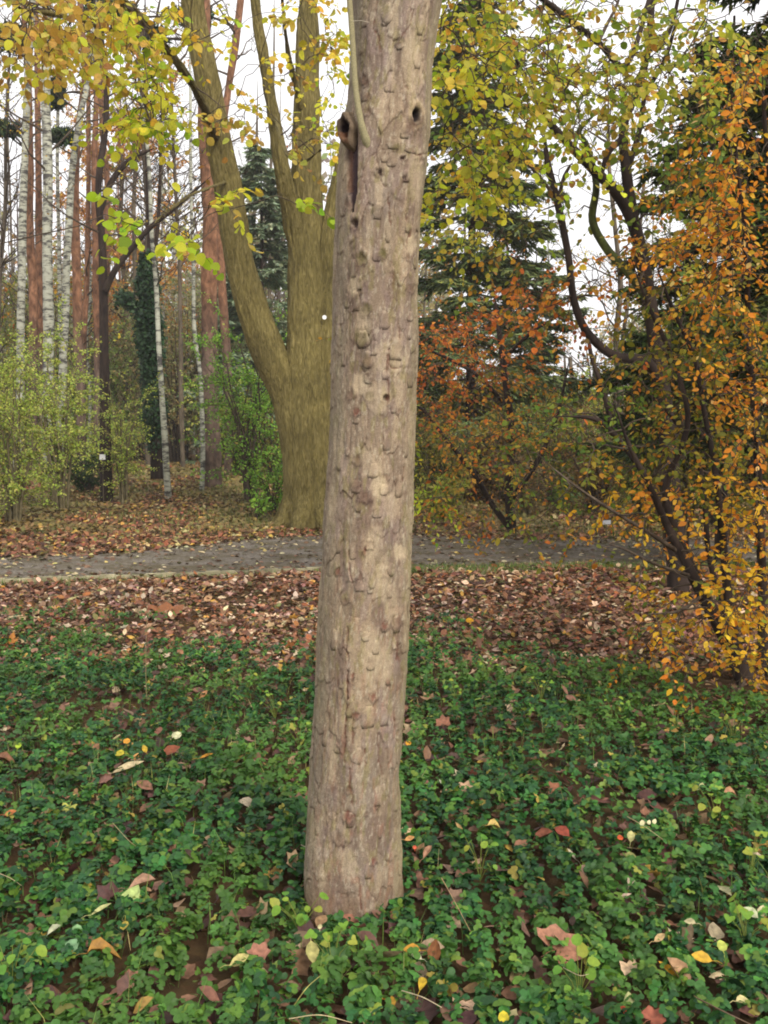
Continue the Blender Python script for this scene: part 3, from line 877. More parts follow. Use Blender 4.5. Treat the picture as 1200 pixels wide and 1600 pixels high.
# --- orange shrub at the right, near
Ds = 6.3
shb = GD(1158, Ds)
orange = thing('hornbeam_shrub', 'tall shrub with orange and yellow leaves and slanting dark stems at the right', 'shrub', shb)
Ob = [
    limb([(1200, 1130, Ds - .2), (1165, 1062, Ds - .2), (1132, 990, Ds - .2), (1098, 930, Ds - .2), (1066, 868, Ds - .2), (1038, 812, Ds - .2), (1015, 760, Ds - .3), (985, 700, Ds - .3), (955, 620, Ds - .4)],
         [34, 32, 26, 20, 15, 12, 10, 8, 5], 40),
    limb([(1172, 1080, Ds), (1130, 990, Ds), (1085, 900, Ds + .1), (1056, 830, Ds + .1), (1040, 760, Ds + .1), (1075, 660, Ds), (1050, 560, Ds), (1010, 470, Ds - .1), (985, 400, Ds - .2)],
         [26, 22, 18, 14, 11, 9, 8, 6, 4], 40),
    limb([(1165, 1070, Ds + .1), (1140, 950, Ds + .1), (1130, 850, Ds + .1), (1118, 740, Ds), (1100, 640, Ds), (1085, 560, Ds - .1), (1050, 480, Ds - .2), (1020, 400, Ds - .3)], [18, 15, 12, 10, 8, 7, 6, 4], 36),
    limb([(1190, 1080, Ds + .3), (1192, 940, Ds + .3), (1186, 800, Ds + .3), (1182, 680, Ds + .2), (1170, 520, Ds), (1165, 380, Ds - .3), (1150, 240, Ds - .5), (1140, 120, Ds - .8)], [18, 15, 13, 12, 10, 8, 6, 4], 40),
    limb([(1150, 1010, Ds + .2), (1110, 880, Ds + .3), (1102, 800, Ds + .3), (1090, 720, Ds + .4), (1040, 640, Ds + .4), (980, 590, Ds + .4)], [12, 9, 8, 7, 5, 3], 26),
    limb([(1200, 1080, Ds), (1230, 900, Ds), (1240, 700, Ds), (1230, 480, Ds - .2), (1200, 250, Ds - .6), (1190, 100, Ds - .8)], [20, 17, 15, 12, 8, 5], 30),
    limb([(1056, 860, Ds - .2), (1010, 830, Ds - .4), (960, 800, Ds - .5), (900, 760, Ds - .5), (850, 720, Ds - .4)], [8, 6, 5, 4, 3], 18),
    limb([(1080, 900, Ds - .2), (1020, 880, Ds - .5), (980, 860, Ds - .6), (950, 850, Ds - .6)], [6, 5, 4, 3], 14),
    limb([(1165, 1062, Ds - .2), (1150, 1085, Ds - .5), (1130, 1098, Ds - .7)], [6, 5, 3], 8),
    limb([(1098, 930, Ds - .2), (1060, 955, Ds - .5), (1010, 960, Ds - .7)], [6, 5, 3], 10),
]
or_regions = [
    (1160, 120, 40, 50, 4.9, 6, 12, 'orange'), (1155, 220, 50, 60, 5, 6.4, 22, 'orange'), (1140, 320, 60, 50, 5.2, 6.8, 22, 'orange'), (1090, 280, 40, 60, 6, 7, 9, 'rust'),
    (1150, 420, 56, 50, 5.2, 6.8, 24, 'orange'), (1070, 400, 60, 40, 5.6, 7, 18, 'orange'), (1000, 400, 50, 30, 5.8, 7, 7, 'orange'),
    (1060, 480, 70, 40, 5.8, 7, 20, 'olive'), (1160, 520, 50, 50, 5.4, 6.8, 22, 'olive'), (1080, 560, 80, 40, 5.8, 7, 24, 'olive'),
    (1150, 620, 55, 50, 5.4, 6.8, 24, 'orange'), (1060, 640, 70, 40, 5.8, 7, 22, 'olive'), (970, 640, 50, 50, 6, 7.4, 8, 'green'),
    (1100, 710, 90, 40, 5.6, 7, 28, 'olive'), (990, 720, 70, 40, 5.8, 7, 12, 'olive'), (1160, 780, 50, 40, 5.4, 6.8, 18, 'yellow'), (1060, 790, 60, 40, 5.7, 6.8, 14, 'orange'),
    (975, 800, 50, 30, 5.6, 6.6, 10, 'yellow'), (870, 700, 60, 40, 5.8, 7, 8, 'olive'), (850, 780, 60, 30, 5.8, 7, 5, 'olive'),
    (1150, 880, 60, 40, 5.4, 6.6, 14, 'yellow'), (1150, 945, 55, 36, 5.2, 6.4, 20, 'yellow'), (1080, 960, 50, 32, 5.3, 6.3, 14, 'yellow'), (1030, 990, 40, 30, 5.3, 6.2, 7, 'orange'),
    (1030, 900, 60, 30, 5.4, 6.4, 6, 'olive'), (1175, 1040, 28, 40, 5.2, 6.2, 14, 'yellow'), (1130, 1095, 45, 16, 5.2, 5.9, 9, 'yellow'), (1065, 1030, 14, 10, 5.2, 5.6, 2, 'orange'),
    (900, 820, 50, 20, 5.6, 6.8, 3, 'rust'), (1260, 500, 60, 420, 5, 7, 60, 'orange'), (1260, 900, 60, 150, 5, 6.6, 20, 'yellow'), (1190, 700, 16, 200, 5, 6, 16, 'orange'),
    (1000, 560, 50, 40, 6, 7, 7, 'rust'),
]
n_l = foliage_tree(orange, Ob, or_regions, PAL, 37, M_DARK_BARK, leaf=LEAF_OVAL, n_leaf=(13, 22), twig_len=0.36, size=(0.029, 0.047), sides=12, tip=0.002, sag=0.06)
print('orange leaves', n_l)

# --- red-brown beech beyond the path
Dr = 14.8
rdb = GD(905, Dr)
redb = thing('copper_beech', 'low-branched young beech with copper red leaves beyond the path, right of the near trunk', 'tree', rdb)
Rb = [
    limb([(800, 830, Dr), (795, 760, Dr), (800, 680, Dr), (790, 600, Dr), (780, 520, Dr), (770, 440, Dr)], [16, 14, 12, 10, 8, 5], 28),
    limb([(800, 830, Dr), (770, 790, Dr), (740, 740, Dr - .3), (700, 690, Dr - .5), (660, 640, Dr - .6), (610, 600, Dr - .6)], [10, 9, 8, 6, 5, 4], 24),
    limb([(800, 780, Dr), (840, 720, Dr), (870, 650, Dr), (890, 560, Dr)], [9, 8, 6, 4], 18),
    limb([(796, 640, Dr), (750, 590, Dr - .4), (700, 560, Dr - .6), (650, 540, Dr - .6)], [7, 6, 5, 3], 16),
    limb([(788, 560, Dr), (830, 520, Dr - .4), (880, 490, Dr - .6)], [6, 5, 3], 12),
]
rdb[:] = GD(800, Dr); redb.location = rdb
red_regions = [
    (700, 530, 56, 34, 12.5, 15.5, 30, 'red'), (780, 520, 60, 40, 12.5, 15.5, 34, 'red'), (850, 470, 50, 40, 12.5, 15, 16, 'red'), (690, 600, 50, 40, 12.5, 15.5, 34, 'red'),
    (770, 600, 60, 40, 12.5, 15.5, 34, 'rust'), (850, 600, 50, 40, 12.5, 15.5, 12, 'rust'), (690, 680, 50, 40, 12.5, 15.5, 30, 'rust'), (770, 690, 60, 50, 12.5, 15.5, 34, 'rust'),
    (850, 700, 60, 40, 12.5, 15.5, 22, 'green'), (730, 770, 70, 36, 12.5, 15.5, 26, 'rust'), (840, 780, 60, 30, 12.5, 15.5, 12, 'green'), (600, 600, 60, 100, 13, 16, 20, 'rust'),
    (675, 780, 22, 30, 12.5, 14, 7, 'bright'), (640, 700, 30, 60, 13, 15, 10, 'lime'),
]
n_l = foliage_tree(redb, Rb, red_regions, PAL, 41, M_DARK_BARK, leaf=LEAF_SMALL, n_leaf=(9, 16), twig_len=0.6, size=(0.06, 0.085), parts=0, sides=8, sag=0.05)


# ------------------------------------------------------------------ conifers
def conifer(base, H, spread, label, seed, z0=0.6, tints=None, lean=0.0, dens=1.0, droop=0.35, name='spruce_tree', group=None, r0=None, needle=0.09):
    r = np.random.default_rng(seed)
    root = thing(name, label, 'tree', base, group)
    b = np.array(base, float)
    top = b + np.array((lean, 0, H))
    k = 14
    pts = b + (top - b) * np.linspace(0, 1, k)[:, None]; pts[0, 2] -= 0.15
    r0 = r0 or H * 0.012
    s = Soup(); tubes(s, [(pts, np.linspace(r0, 0.015, k))], 10)
    link('trunk', s.mesh('trunk', b), M_DARK_BARK, root)
    br, P_, D_, U_ = [], [], [], []
    z = z0
    while z < H * 0.985:
        f = z / H
        L0 = spread * (1 - f) ** 0.75 + 0.15
        for q in range(int(r.integers(4, 7))):
            a = r.uniform(0, 2 * math.pi); L = L0 * r.uniform(0.65, 1.15)
            o = b + (top - b) * f
            h = np.array((math.cos(a), math.sin(a), 0))
            t = np.linspace(0, 1, 6)[:, None]
            p = o + h * L * t + np.array((0, 0, 1)) * (-droop * L * t ** 1.3 + droop * 0.55 * L * t ** 3)
            p += r.normal(0, 0.02, p.shape) * L * t
            br.append((p, np.linspace(0.006 + 0.008 * L, 0.003, 6)))
            n = int(26 * L * dens) + 6
            tt = r.uniform(0.12, 1, n) ** 0.8
            pp = np.stack([np.interp(tt, t[:, 0], p[:, c]) for c in range(3)], -1)
            sd = np.array((-math.sin(a), math.cos(a), 0)) * np.where(r.random(n) < .5, 1, -1)[:, None]
            ln = (0.16 + 0.32 * L0 * (1 - tt) * 0.6 + 0.1)[:, None]
            # side sprigs: each is a rib of short needle blades
            dd = sd * 0.9 + h * 0.7 + np.array((0, 0, -0.35)) + r.normal(0, .22, (n, 3))
            dd = unit(dd)
            m = 5
            for w in range(m):
                g = (w + 0.5) / m
                for sg in (-1, 1):
                    P_.append(pp + dd * ln * g); D_.append(dd * 0.9 + np.cross(dd, (0, 0, 1.0)) * sg * 0.7 + r.normal(0, .15, (n, 3)) + np.array((0, 0, -0.12)))
                    U_.append(np.array((0, 0, 1.0)) + r.normal(0, .4, (n, 3)))
        z += r.uniform(0.16, 0.34) * (0.7 + H / 20)
    s = Soup(); tubes(s, br, 4)
    link('branches', s.mesh('branches', b), M_TWIG, root)['kind'] = 'stuff'
    pos = np.concatenate(P_); R = frames(np.concatenate(D_), np.concatenate(U_))
    n = len(pos)
    tint = pick(tints or [(4, S(66, 82, 46)), (3, S(86, 100, 52)), (2, S(48, 62, 38)), (1, S(104, 112, 56))], n, 0.15, r)
    sz = r.uniform(0.7, 1.3, n)[:, None] * np.array((needle * 4, needle * 1.7, needle))[None]
    s = Soup(); scatter(s, NEEDLE, pos, R, sz, tint)
    o = link('needles', s.mesh('needles', b), M_NEEDLE, root); o['kind'] = 'stuff'
    return n


nn = 0
nn += conifer(GD(735, 24), 12.5, 3.4, 'dark drooping spruce just right of the near trunk, behind the copper leaves', 51, tints=[(4, S(100, 116, 76)), (3, S(124, 134, 84)), (2, S(74, 90, 60)), (1, S(136, 138, 76))], dens=.85, needle=.1)
nn += conifer(GD(835, 30), 6.6, 2.0, 'small spruce with thin layered boughs behind the copper beech', 52, dens=0.7, needle=.11)
nn += conifer(GD(1130, 12.5), 6.6, 2.0, 'tall dark spruce standing close behind the orange shrub', 53, z0=1.7, dens=1.3, needle=.07, tints=[(4, S(60, 74, 44)), (3, S(76, 90, 50)), (2, S(44, 56, 38)), (1, S(96, 104, 54))])
nn += conifer(GD(1290, 11), 9.5, 2.6, 'black-green spruce reaching in at the top right corner', 54, z0=2.5, dens=1.3, needle=.075)
nn += conifer(GD(412, 34), 10.8, 2.8, 'blue-green spruce between the two left stems of the linden', 55, tints=[(4, S(134, 150, 120)), (3, S(154, 166, 130)), (2, S(108, 126, 102))], needle=.12)
nn += conifer(GD(905, 36), 3.2, 1.4, 'low pale green young spruce in the gap under the crooked limbs', 56, z0=0.2, tints=[(4, S(92, 106, 62)), (3, S(110, 118, 70))], needle=.11)
nn += conifer(GD(1020, 33), 4.6, 1.6, 'mid green spruce seen beneath the bent mossy limb', 57, z0=0.2, needle=.11, tints=[(4, S(66, 84, 56)), (3, S(86, 98, 60))])
print('needles', nn)


# ------------------------------------------------------------------ broad-leaved and pine trees of the wood
def wood_tree(name, cat, label, pts, widths, mat, seed, limbs_n=12, limb_len=(1.2, 3.0), h0=0.35, leaves=None, leaf_n=0, leaf_size=(0.05, 0.09), up=0.5,
              twigs=5, extra=(), group=None, tmpl=LEAF_DOT, sides=12, crown_mat=None, blobs=()):
    """A trunk traced through (px, py, d) points with bare or thinly leaved branches."""
    r = np.random.default_rng(seed)
    d = pts[0][2]
    base = GD(pts[0][0], d)
    L = limb(pts, widths, 30)
    tr = [L]
    tt_ = np.arange(30) / 4.6 + seed * 7.3
    L[0][:, 0] += (vnoise(tt_, tt_ * 0, s=seed) - .5) * d * .005; L[0][:, 1] += (vnoise(tt_, tt_ * 0 + 3, s=seed) - .5) * .3
    L[0][0] = base - np.array((0, 0, 0.1))
    L = (L[0], L[1] * (1 + .16 * (vnoise(np.arange(30) / 1.4, np.arange(30) * 0., s=seed + 5) - .5)))
    tr = [L]
    root = thing(name, label, cat, base, group)
    for e in extra: tr.append(limb(e[0], e[1], 16))
    s = Soup(); tubes(s, tr, sides)
    link('trunk', s.mesh('trunk', base), mat, root)
    br, ends = [], []
    for q in range(limbs_n):
        f = r.uniform(h0, 0.98); P0 = np.array([np.interp(f, np.linspace(0, 1, 30), L[0][:, c]) for c in range(3)])
        a = r.uniform(0, 2 * math.pi); ln = r.uniform(*limb_len) * (1.2 - 0.6 * f)
        h = np.array((math.cos(a), math.sin(a), up + r.normal(0, .2)))
        t = np.linspace(0, 1, 6)[:, None]
        p = P0 + h * ln * t + r.normal(0, .05, (6, 3)) * ln * t + np.array((0, 0, 0.25)) * ln * t ** 2 * np.sign(up)
        r0 = min(0.35 * np.interp(f, np.linspace(0, 1, 30), L[1]), 0.012 + 0.014 * ln)
        br.append((p, np.linspace(r0, 0.005, 6)))
        for w in range(twigs):
            g = r.uniform(0.25, 1); p0 = np.array([np.interp(g, t[:, 0], p[:, c]) for c in range(3)])
            dv = unit(h * 0.6 + r.normal(0, .6, 3) + np.array((0, 0, 0.25 * np.sign(up)))); l2 = ln * r.uniform(.2, .45)
            t4 = np.linspace(0, 1, 4)[:, None]
            pp = p0 + dv * l2 * t4 + r.normal(0, .05, (4, 3)) * l2 * t4
            br.append((pp, np.linspace(0.007, 0.003, 4))); ends.append((pp, l2))
            for u in range(2):
                dv2 = unit(dv + r.normal(0, .6, 3)); l3 = l2 * 0.6; p1 = pp[1 + u]
                q2 = p1 + dv2 * l3 * t4[:, :1]
                br.append((q2, np.linspace(0.005, 0.0025, 4))); ends.append((q2, l3))
    s = Soup(); tubes(s, [b for b in br if len(b[0]) == 6], 5); tubes(s, [b for b in br if len(b[0]) == 4], 3)
    if limbs_n: link('branches', s.mesh('branches', base), M_TWIG, root)['kind'] = 'stuff'
    if leaf_n and ends:
        i = r.integers(0, len(ends), leaf_n); g = r.random(leaf_n)
        pos = np.array([ends[a][0][0] + (ends[a][0][-1] - ends[a][0][0]) * b for a, b in zip(i, g)]) + r.normal(0, .06, (leaf_n, 3))
        R = frames(r.normal(0, 1, (leaf_n, 3)) + (0, 0, -.4), r.normal(0, .6, (leaf_n, 3)) + (0, 0, 1))
        s = Soup(); scatter(s, tmpl, pos, R, r.uniform(*leaf_size, leaf_n), pick(PAL[leaves], leaf_n, .15, r))
        link('foliage', s.mesh('foliage', base), M_LEAF_FAR, root)['kind'] = 'stuff'
    if blobs:
        # clumps of needles held out on short boughs
        s = Soup(); bb = []
        for (bx, by, rx, ry, bd, n) in blobs:
            c = P(bx, by, bd)
            a0 = L[0][np.argmin(np.linalg.norm(L[0] - c - np.array((0, 0, -.3)), axis=1))]
            t6 = np.linspace(0, 1, 6)[:, None]
            bb.append((a0 + (c - a0) * t6 + np.array((0, 0, .3)) * (t6 * (1 - t6)), np.linspace(.05, .012, 6)))
            m = n
            v = unit(r.normal(0, 1, (m, 3))) * (r.random((m, 1)) ** (1 / 3))
            pos = c + v * np.array((W(rx, bd), W(rx, bd) * .8, W(ry, bd)))
            cl = (vnoise(pos[:, 0] * 2.2, pos[:, 1] * 2.2, pos[:, 2] * 3.5, s=int(bx)) > 0.42)
            pos = pos[cl]; m = len(pos)
            R = frames(r.normal(0, 1, (m, 3)) + (0, 0, .5), r.normal(0, 1, (m, 3)))
            scatter(s, NEEDLE, pos, R, np.array([[.45, .2, .1]]) * r.uniform(.7, 1.3, (m, 1)), pick([(3, S(52, 70, 52)), (2, S(76, 92, 62)), (2, S(38, 54, 44))], m, .15, r))
            for _ in range(8):
                e = c + unit(r.normal(0, 1, 3)) * W(rx, bd) * .8
                bb.append((c + (e - c) * t6, np.linspace(.02, .006, 6)))
        link('needles', s.mesh('needles', base), M_NEEDLE, root)['kind'] = 'stuff'
        s = Soup(); tubes(s, bb, 4); link('boughs', s.mesh('boughs', base), M_TWIG, root)['kind'] = 'stuff'
    return root


PAL['glow'] = [(4, S(206, 150, 84)), (3, S(188, 128, 70)), (2, S(214, 172, 104))]


def col(xs, d):
    """trunk points: [(px, py)...] at one distance"""
    return [(x, y, d) for x, y in xs]


wood_tree('birch_tree', 'tree', 'slender white birch furthest left, nearest the edge of the photo', col([(26, 748), (29, 560), (36, 400), (43, 240), (48, 100), (56, -60), (60, -260)], 27), [14, 13, 12, 11, 10, 9, 6], M_BIRCH, 101, 14, (1, 2.4), .5, 'gold', 500, twigs=5)
wood_tree('birch_tree', 'tree', 'thickest white birch with black bark marks, second birch from the left', col([(80, 748), (78, 560), (76, 420), (76, 280), (73, 120), (82, -60), (86, -260)], 26), [20, 17, 16, 15, 14, 13, 8], M_BIRCH, 102, 14, (1, 2.4), .5, 'gold', 500)
wood_tree('birch_tree', 'tree', 'leaning white birch that tilts right as it rises, third from the left', col([(92, 748), (96, 500), (104, 390), (116, 260), (126, 180), (142, 100), (160, -100)], 28), [13, 12, 11, 10, 9, 8, 5], M_BIRCH, 103, 12, (1, 2.2), .5, 'ochre', 300)
wood_tree('birch_tree', 'tree', 'thin pale birch just right of the ivy-covered trunk', col([(262, 738), (254, 640), (247, 540), (242, 430), (236, 330), (228, 200), (222, 60)], 22), [11, 9, 8, 7, 6, 5, 4], M_BIRCH, 104, 10, (.8, 1.8), .45)
wood_tree('birch_tree', 'tree', 'very thin birch standing just left of the thick pine', col([(314, 738), (311, 640), (306, 540), (303, 440), (300, 330), (298, 180), (296, 0)], 23), [8, 7, 6.5, 6, 5, 4.5, 3], M_BIRCH, 105, 8, (.8, 1.6), .5)
wood_tree('pine_tree', 'tree', 'thick pine with orange upper bark, just left of the linden stems', col([(330, 742), (329, 640), (329, 520), (327, 400), (323, 290), (318, 170), (322, 40), (328, -160)], 24), [34, 28, 26, 25, 21, 18, 15, 12], M_PINE_BARK, 106, 8, (1, 2), .6, blobs=[(225, 62, 34, 22, 25, 1800), (190, 30, 30, 22, 25, 1500)])
wood_tree('pine_tree', 'tree', 'reddish pine between the first and second birch at the left', col([(48, 748), (50, 560), (51, 400), (46, 260), (40, 100), (36, -100)], 30), [17, 15, 13, 11, 9, 8], M_PINE_BARK, 107, 9, (1, 2), .6, blobs=[(20, 60, 26, 20, 30, 1200), (8, 200, 22, 12, 29, 900)])
wood_tree('pine_tree', 'tree', 'orange-barked pine between the leaning birch and the dark forked tree', col([(129, 748), (127, 600), (125, 440), (123, 300), (127, 160), (130, 60), (122, -120)], 29), [17, 15, 14, 12, 11, 10, 8], M_PINE_BARK, 108, 9, (1, 2), .6, blobs=[(90, 150, 17, 26, 30, 1500), (98, 215, 22, 10, 29, 900)])
wood_tree('pine_tree', 'tree', 'narrow pink-brown pine right beside the dark forked tree', col([(152, 748), (153, 560), (153, 400), (151, 220), (152, 60), (148, -120)], 34), [12, 11, 10, 9, 8, 7], M_PINE_BARK, 109, 8, (1, 2), .6, blobs=[(150, 10, 24, 20, 34, 900)])
wood_tree('pine_tree', 'tree', 'narrow brown pine hidden behind the thickest birch', col([(64, 748), (64, 540), (62, 300), (58, 100), (50, -100)], 33), [12, 11, 10, 9, 7], M_PINE_BARK, 110, 8, (1, 2), .6)
wood_tree('pine_tree', 'tree', 'bent orange pine trunk seen between the two left linden stems', col([(356, 744), (350, 560), (346, 400), (347, 260), (352, 140), (370, 50), (381, -60), (384, -200)], 27), [15, 14, 13, 12, 11, 11, 10, 8], M_PINE_BARK, 111, 6, (1, 2), .6, blobs=[(300, 20, 30, 24, 27, 1200)])
wood_tree('pine_tree', 'tree', 'pink-grey pine trunk against the white sky left of centre', col([(166, 748), (168, 500), (165, 300), (160, 150), (163, -120)], 37), [12, 11, 9, 8, 7], M_PINE_BARK, 112, 8, (1, 2), .6)
wood_tree('forked_tree', 'tree', 'dark slim forked tree with a white tag at its foot', col([(165, 748), (165, 650), (164, 540), (163, 440), (158, 360), (155, 300), (161, 200), (158, 80), (150, -80)], 21.5), [20, 17, 15, 14, 11, 10, 9, 8, 6], M_DARK_BARK, 113, 10, (1, 2.2), .45, 'ochre', 160,
          extra=[(col([(164, 455), (178, 425), (200, 395), (232, 358), (262, 334), (300, 302), (330, 275)], 21.5), [11, 10, 9, 8, 7, 5, 3]),
                 (col([(157, 330), (170, 292), (190, 262), (215, 243), (240, 232)], 21.5), [9, 9, 9, 8, 5])])
wood_tree('maple_tree', 'tree', 'distant tree with glowing orange leaves behind the ivy-covered trunk', col([(196, 746), (196, 560), (192, 420), (190, 280), (192, 180)], 40), [10, 9, 8, 6, 3], M_GREY_BARK, 114, 44, (2.0, 3.6), .22, 'glow', 12000, (.1, .16), twigs=7)
wood_tree('birch_tree', 'tree', 'pale grey trunk rising behind the spruce right of the near trunk', col([(742, 800), (740, 600), (738, 450), (738, 300), (742, 100)], 30), [13, 13, 12, 11, 9], M_GREY_BARK, 115, 8, (1, 2), .5)
wood_tree('bare_tree', 'tree', 'thin grey bare tree in the sky gap under the crooked limbs', col([(975, 800), (970, 640), (968, 540), (967, 440), (955, 340), (950, 240), (948, 120)], 24), [13, 11, 10, 8, 7, 6, 4], M_GREY_BARK, 116, 26, (.9, 2.2), .35, twigs=6)
wood_tree('bare_tree', 'tree', 'second thin bare tree in the gap, with a stem slanting right', col([(955, 800), (962, 640), (975, 520), (985, 440), (1000, 330), (1010, 200)], 26), [8, 7, 6, 6, 5, 3], M_GREY_BARK, 117, 20, (.9, 2.0), .35)
wood_tree('bare_tree', 'tree', 'fine-twigged bare tree behind the linden fork, against the sky', col([(232, 748), (232, 600), (230, 420), (226, 320), (222, 220), (224, 100)], 32), [9, 8, 7, 6, 5, 4], M_GREY_BARK, 118, 44, (1.2, 3.0), .5, twigs=7)
wood_tree('bare_tree', 'tree', 'bare twiggy tree at the left edge of the wood', col([(-12, 748), (-8, 600), (0, 420), (8, 300), (10, 160), (20, 0)], 30), [9, 8, 7, 6, 5, 4], M_GREY_BARK, 119, 46, (1.2, 3.0), .4, twigs=7)
wood_tree('bare_tree', 'tree', 'bare tree whose fine twigs fill the sky left of the bent orange pine', col([(288, 748), (284, 600), (280, 450), (276, 340), (272, 220), (268, 60)], 31), [8, 7, 6, 6, 5, 4], M_GREY_BARK, 120, 44, (1.2, 2.8), .45, twigs=7)

# ivy-covered trunk
ivd = 23.0
ivb = GD(240, ivd)
ivy_t = thing('ivy_covered_tree', 'trunk wrapped in dark green ivy with a hooked ivy bough, left of the thick pine', 'tree', ivb)
ivL = limb(col([(246, 748), (243, 640), (238, 520), (236, 430), (234, 360), (230, 260), (228, 120), (226, -60)], ivd), [22, 18, 16, 14, 9, 7, 6, 4], 30)
ivA = limb(col([(232, 500), (214, 482), (200, 466), (188, 470)], ivd), [9, 8, 6, 3], 12)
s = Soup(); tubes(s, [ivL, ivA, limb(col([(236, 430), (246, 360), (250, 280), (252, 160)], ivd), [8, 6, 5, 3], 14)], 10)
link('trunk', s.mesh('trunk', ivb), M_DARK_BARK, ivy_t)
r = np.random.default_rng(61)
n = 9000
f = r.random(n) ** 0.85
py = 705 - f * 310; hw = 17 + 3 * np.sin(py * 0.05) + 4 * (vnoise(py * 0.04, py * 0) - .5)
cxp = np.interp(py, [390, 520, 705], [236, 238, 244])
a = r.uniform(0, 2 * math.pi, n); q = np.sqrt(r.random(n)) * 1.0
hw = hw * (1 - 0.5 * sstep(450, 395, py)) * (1 - .35 * sstep(640, 705, py)) * (0.8 + 0.5 * vnoise(a * 2, py * .06, s=4))
base_pts = np.array([P(0, y, ivd) for y in np.linspace(380, 720, 60)])
z = np.interp(-py, -np.linspace(720, 380, 60)[::1] if False else np.linspace(-720, -380, 60), base_pts[::-1, 2])
x = (cxp - 600) / F_PX * ivd; rr = hw / F_PX * ivd
pos = np.stack([x + np.cos(a) * q * rr, ivd + np.sin(a) * q * rr, z], -1)
m = 900
hk = r.random(m); hx = np.interp(hk, [0, .3, .7, 1], [226, 210, 196, 186]); hy = np.interp(hk, [0, .3, .7, 1], [496, 478, 462, 468])
hp = np.array([P(u + r.normal(0, 5), v + r.normal(0, 5), ivd + r.normal(0, .15)) for u, v in zip(hx, hy)])
pos = np.vstack([pos, hp]); n = len(pos)
s = Soup(); scatter(s, LEAF_DOT, pos, frames(r.normal(0, 1, (n, 3)) + (0, -.3, -.7), r.normal(0, .5, (n, 3)) + (0, -1, .6)), r.uniform(.07, .12, n), pick([(4, S(42, 66, 42)), (3, S(56, 82, 50)), (2, S(32, 50, 38))], n, .16, r))
link('ivy', s.mesh('ivy', ivb), M_COVER, ivy_t)['kind'] = 'stuff'

# further trunks of the wood, thin and plain, spread beyond both sides of the frame
desc = ['straight', 'slightly leaning', 'thin', 'crooked', 'pale', 'dim', 'narrow', 'tall']
r = np.random.default_rng(71)
used_labels = set()
xs_far = list(np.linspace(-200, 640, 30)) + list(np.linspace(660, 1400, 20))
for i, x in enumerate(xs_far):
    x += r.uniform(-12, 12); d = r.uniform(34, 62); w = r.uniform(0.12, 0.28) * F_PX / d
    left = x < 640
    kind = r.choice(4, p=[.25, .13, .34, .28])
    top = -60 if left else (520 if 850 < x < 1010 else 260)
    lean = r.uniform(-22, 22)
    pts = col([(x, 735), (x + lean * .3, 560), (x + lean * .6, 380 if left else (735 + top) / 2), (x + lean, top + (r.uniform(0, 260) if left else 0))], d)
    name = ['birch_tree', 'pine_tree', 'bare_tree', 'oak_tree'][kind]
    mat = [M_BIRCH, M_PINE_BARK, M_GREY_BARK, M_GREY_BARK][kind]
    marks = [(-150, 'well beyond the left edge of the photo'), (-20, 'just beyond the left edge of the photo'), (35, 'behind the leftmost birch'), (78, 'behind the thickest birch'), (110, 'behind the leaning birch'),
             (140, 'right of the orange-barked pine'), (170, 'behind the dark forked tree'), (205, 'left of the ivy-covered trunk'), (240, 'behind the ivy-covered trunk'), (275, 'right of the ivy-covered trunk'), (305, 'by the very thin birch'),
             (335, 'behind the thick pine'), (380, 'behind the bright green bush'), (430, 'behind the left linden stem'), (500, 'behind the linden trunk'), (590, 'behind the near trunk'), (680, 'just right of the near trunk'), (740, 'behind the large drooping spruce'),
             (800, 'behind the copper beech'), (870, 'behind the small layered spruce'), (920, 'left in the sky gap'), (960, 'in the middle of the sky gap'), (1010, 'right in the sky gap'), (1060, 'behind the crooked tree'), (1130, 'behind the orange shrub'), (1190, 'behind the right edge of the orange shrub')]
    where = min(marks, key=lambda q: abs(q[0] - x))[1] if x < 1260 else 'beyond the right edge of the photo'
    lab = ['distant white birch', 'distant red-brown pine', 'distant bare grey tree', 'distant brown-leaved tree'][kind] + ' ' + where
    if lab in used_labels: continue
    used_labels.add(lab)
    wood_tree(name, 'tree', lab, pts, [w, w * .85, w * .65, w * .4], mat, 300 + i, 16 if left else 10, (1.2, 3.2), .2, ['gold', None, None, 'rust'][kind], [200, 0, 0, 500][kind], (.1, .16), twigs=4, group=('distant ' + ['birches', 'pines', 'bare trees', 'brown-leaved trees'][kind] + ' ' + where), sides=7)


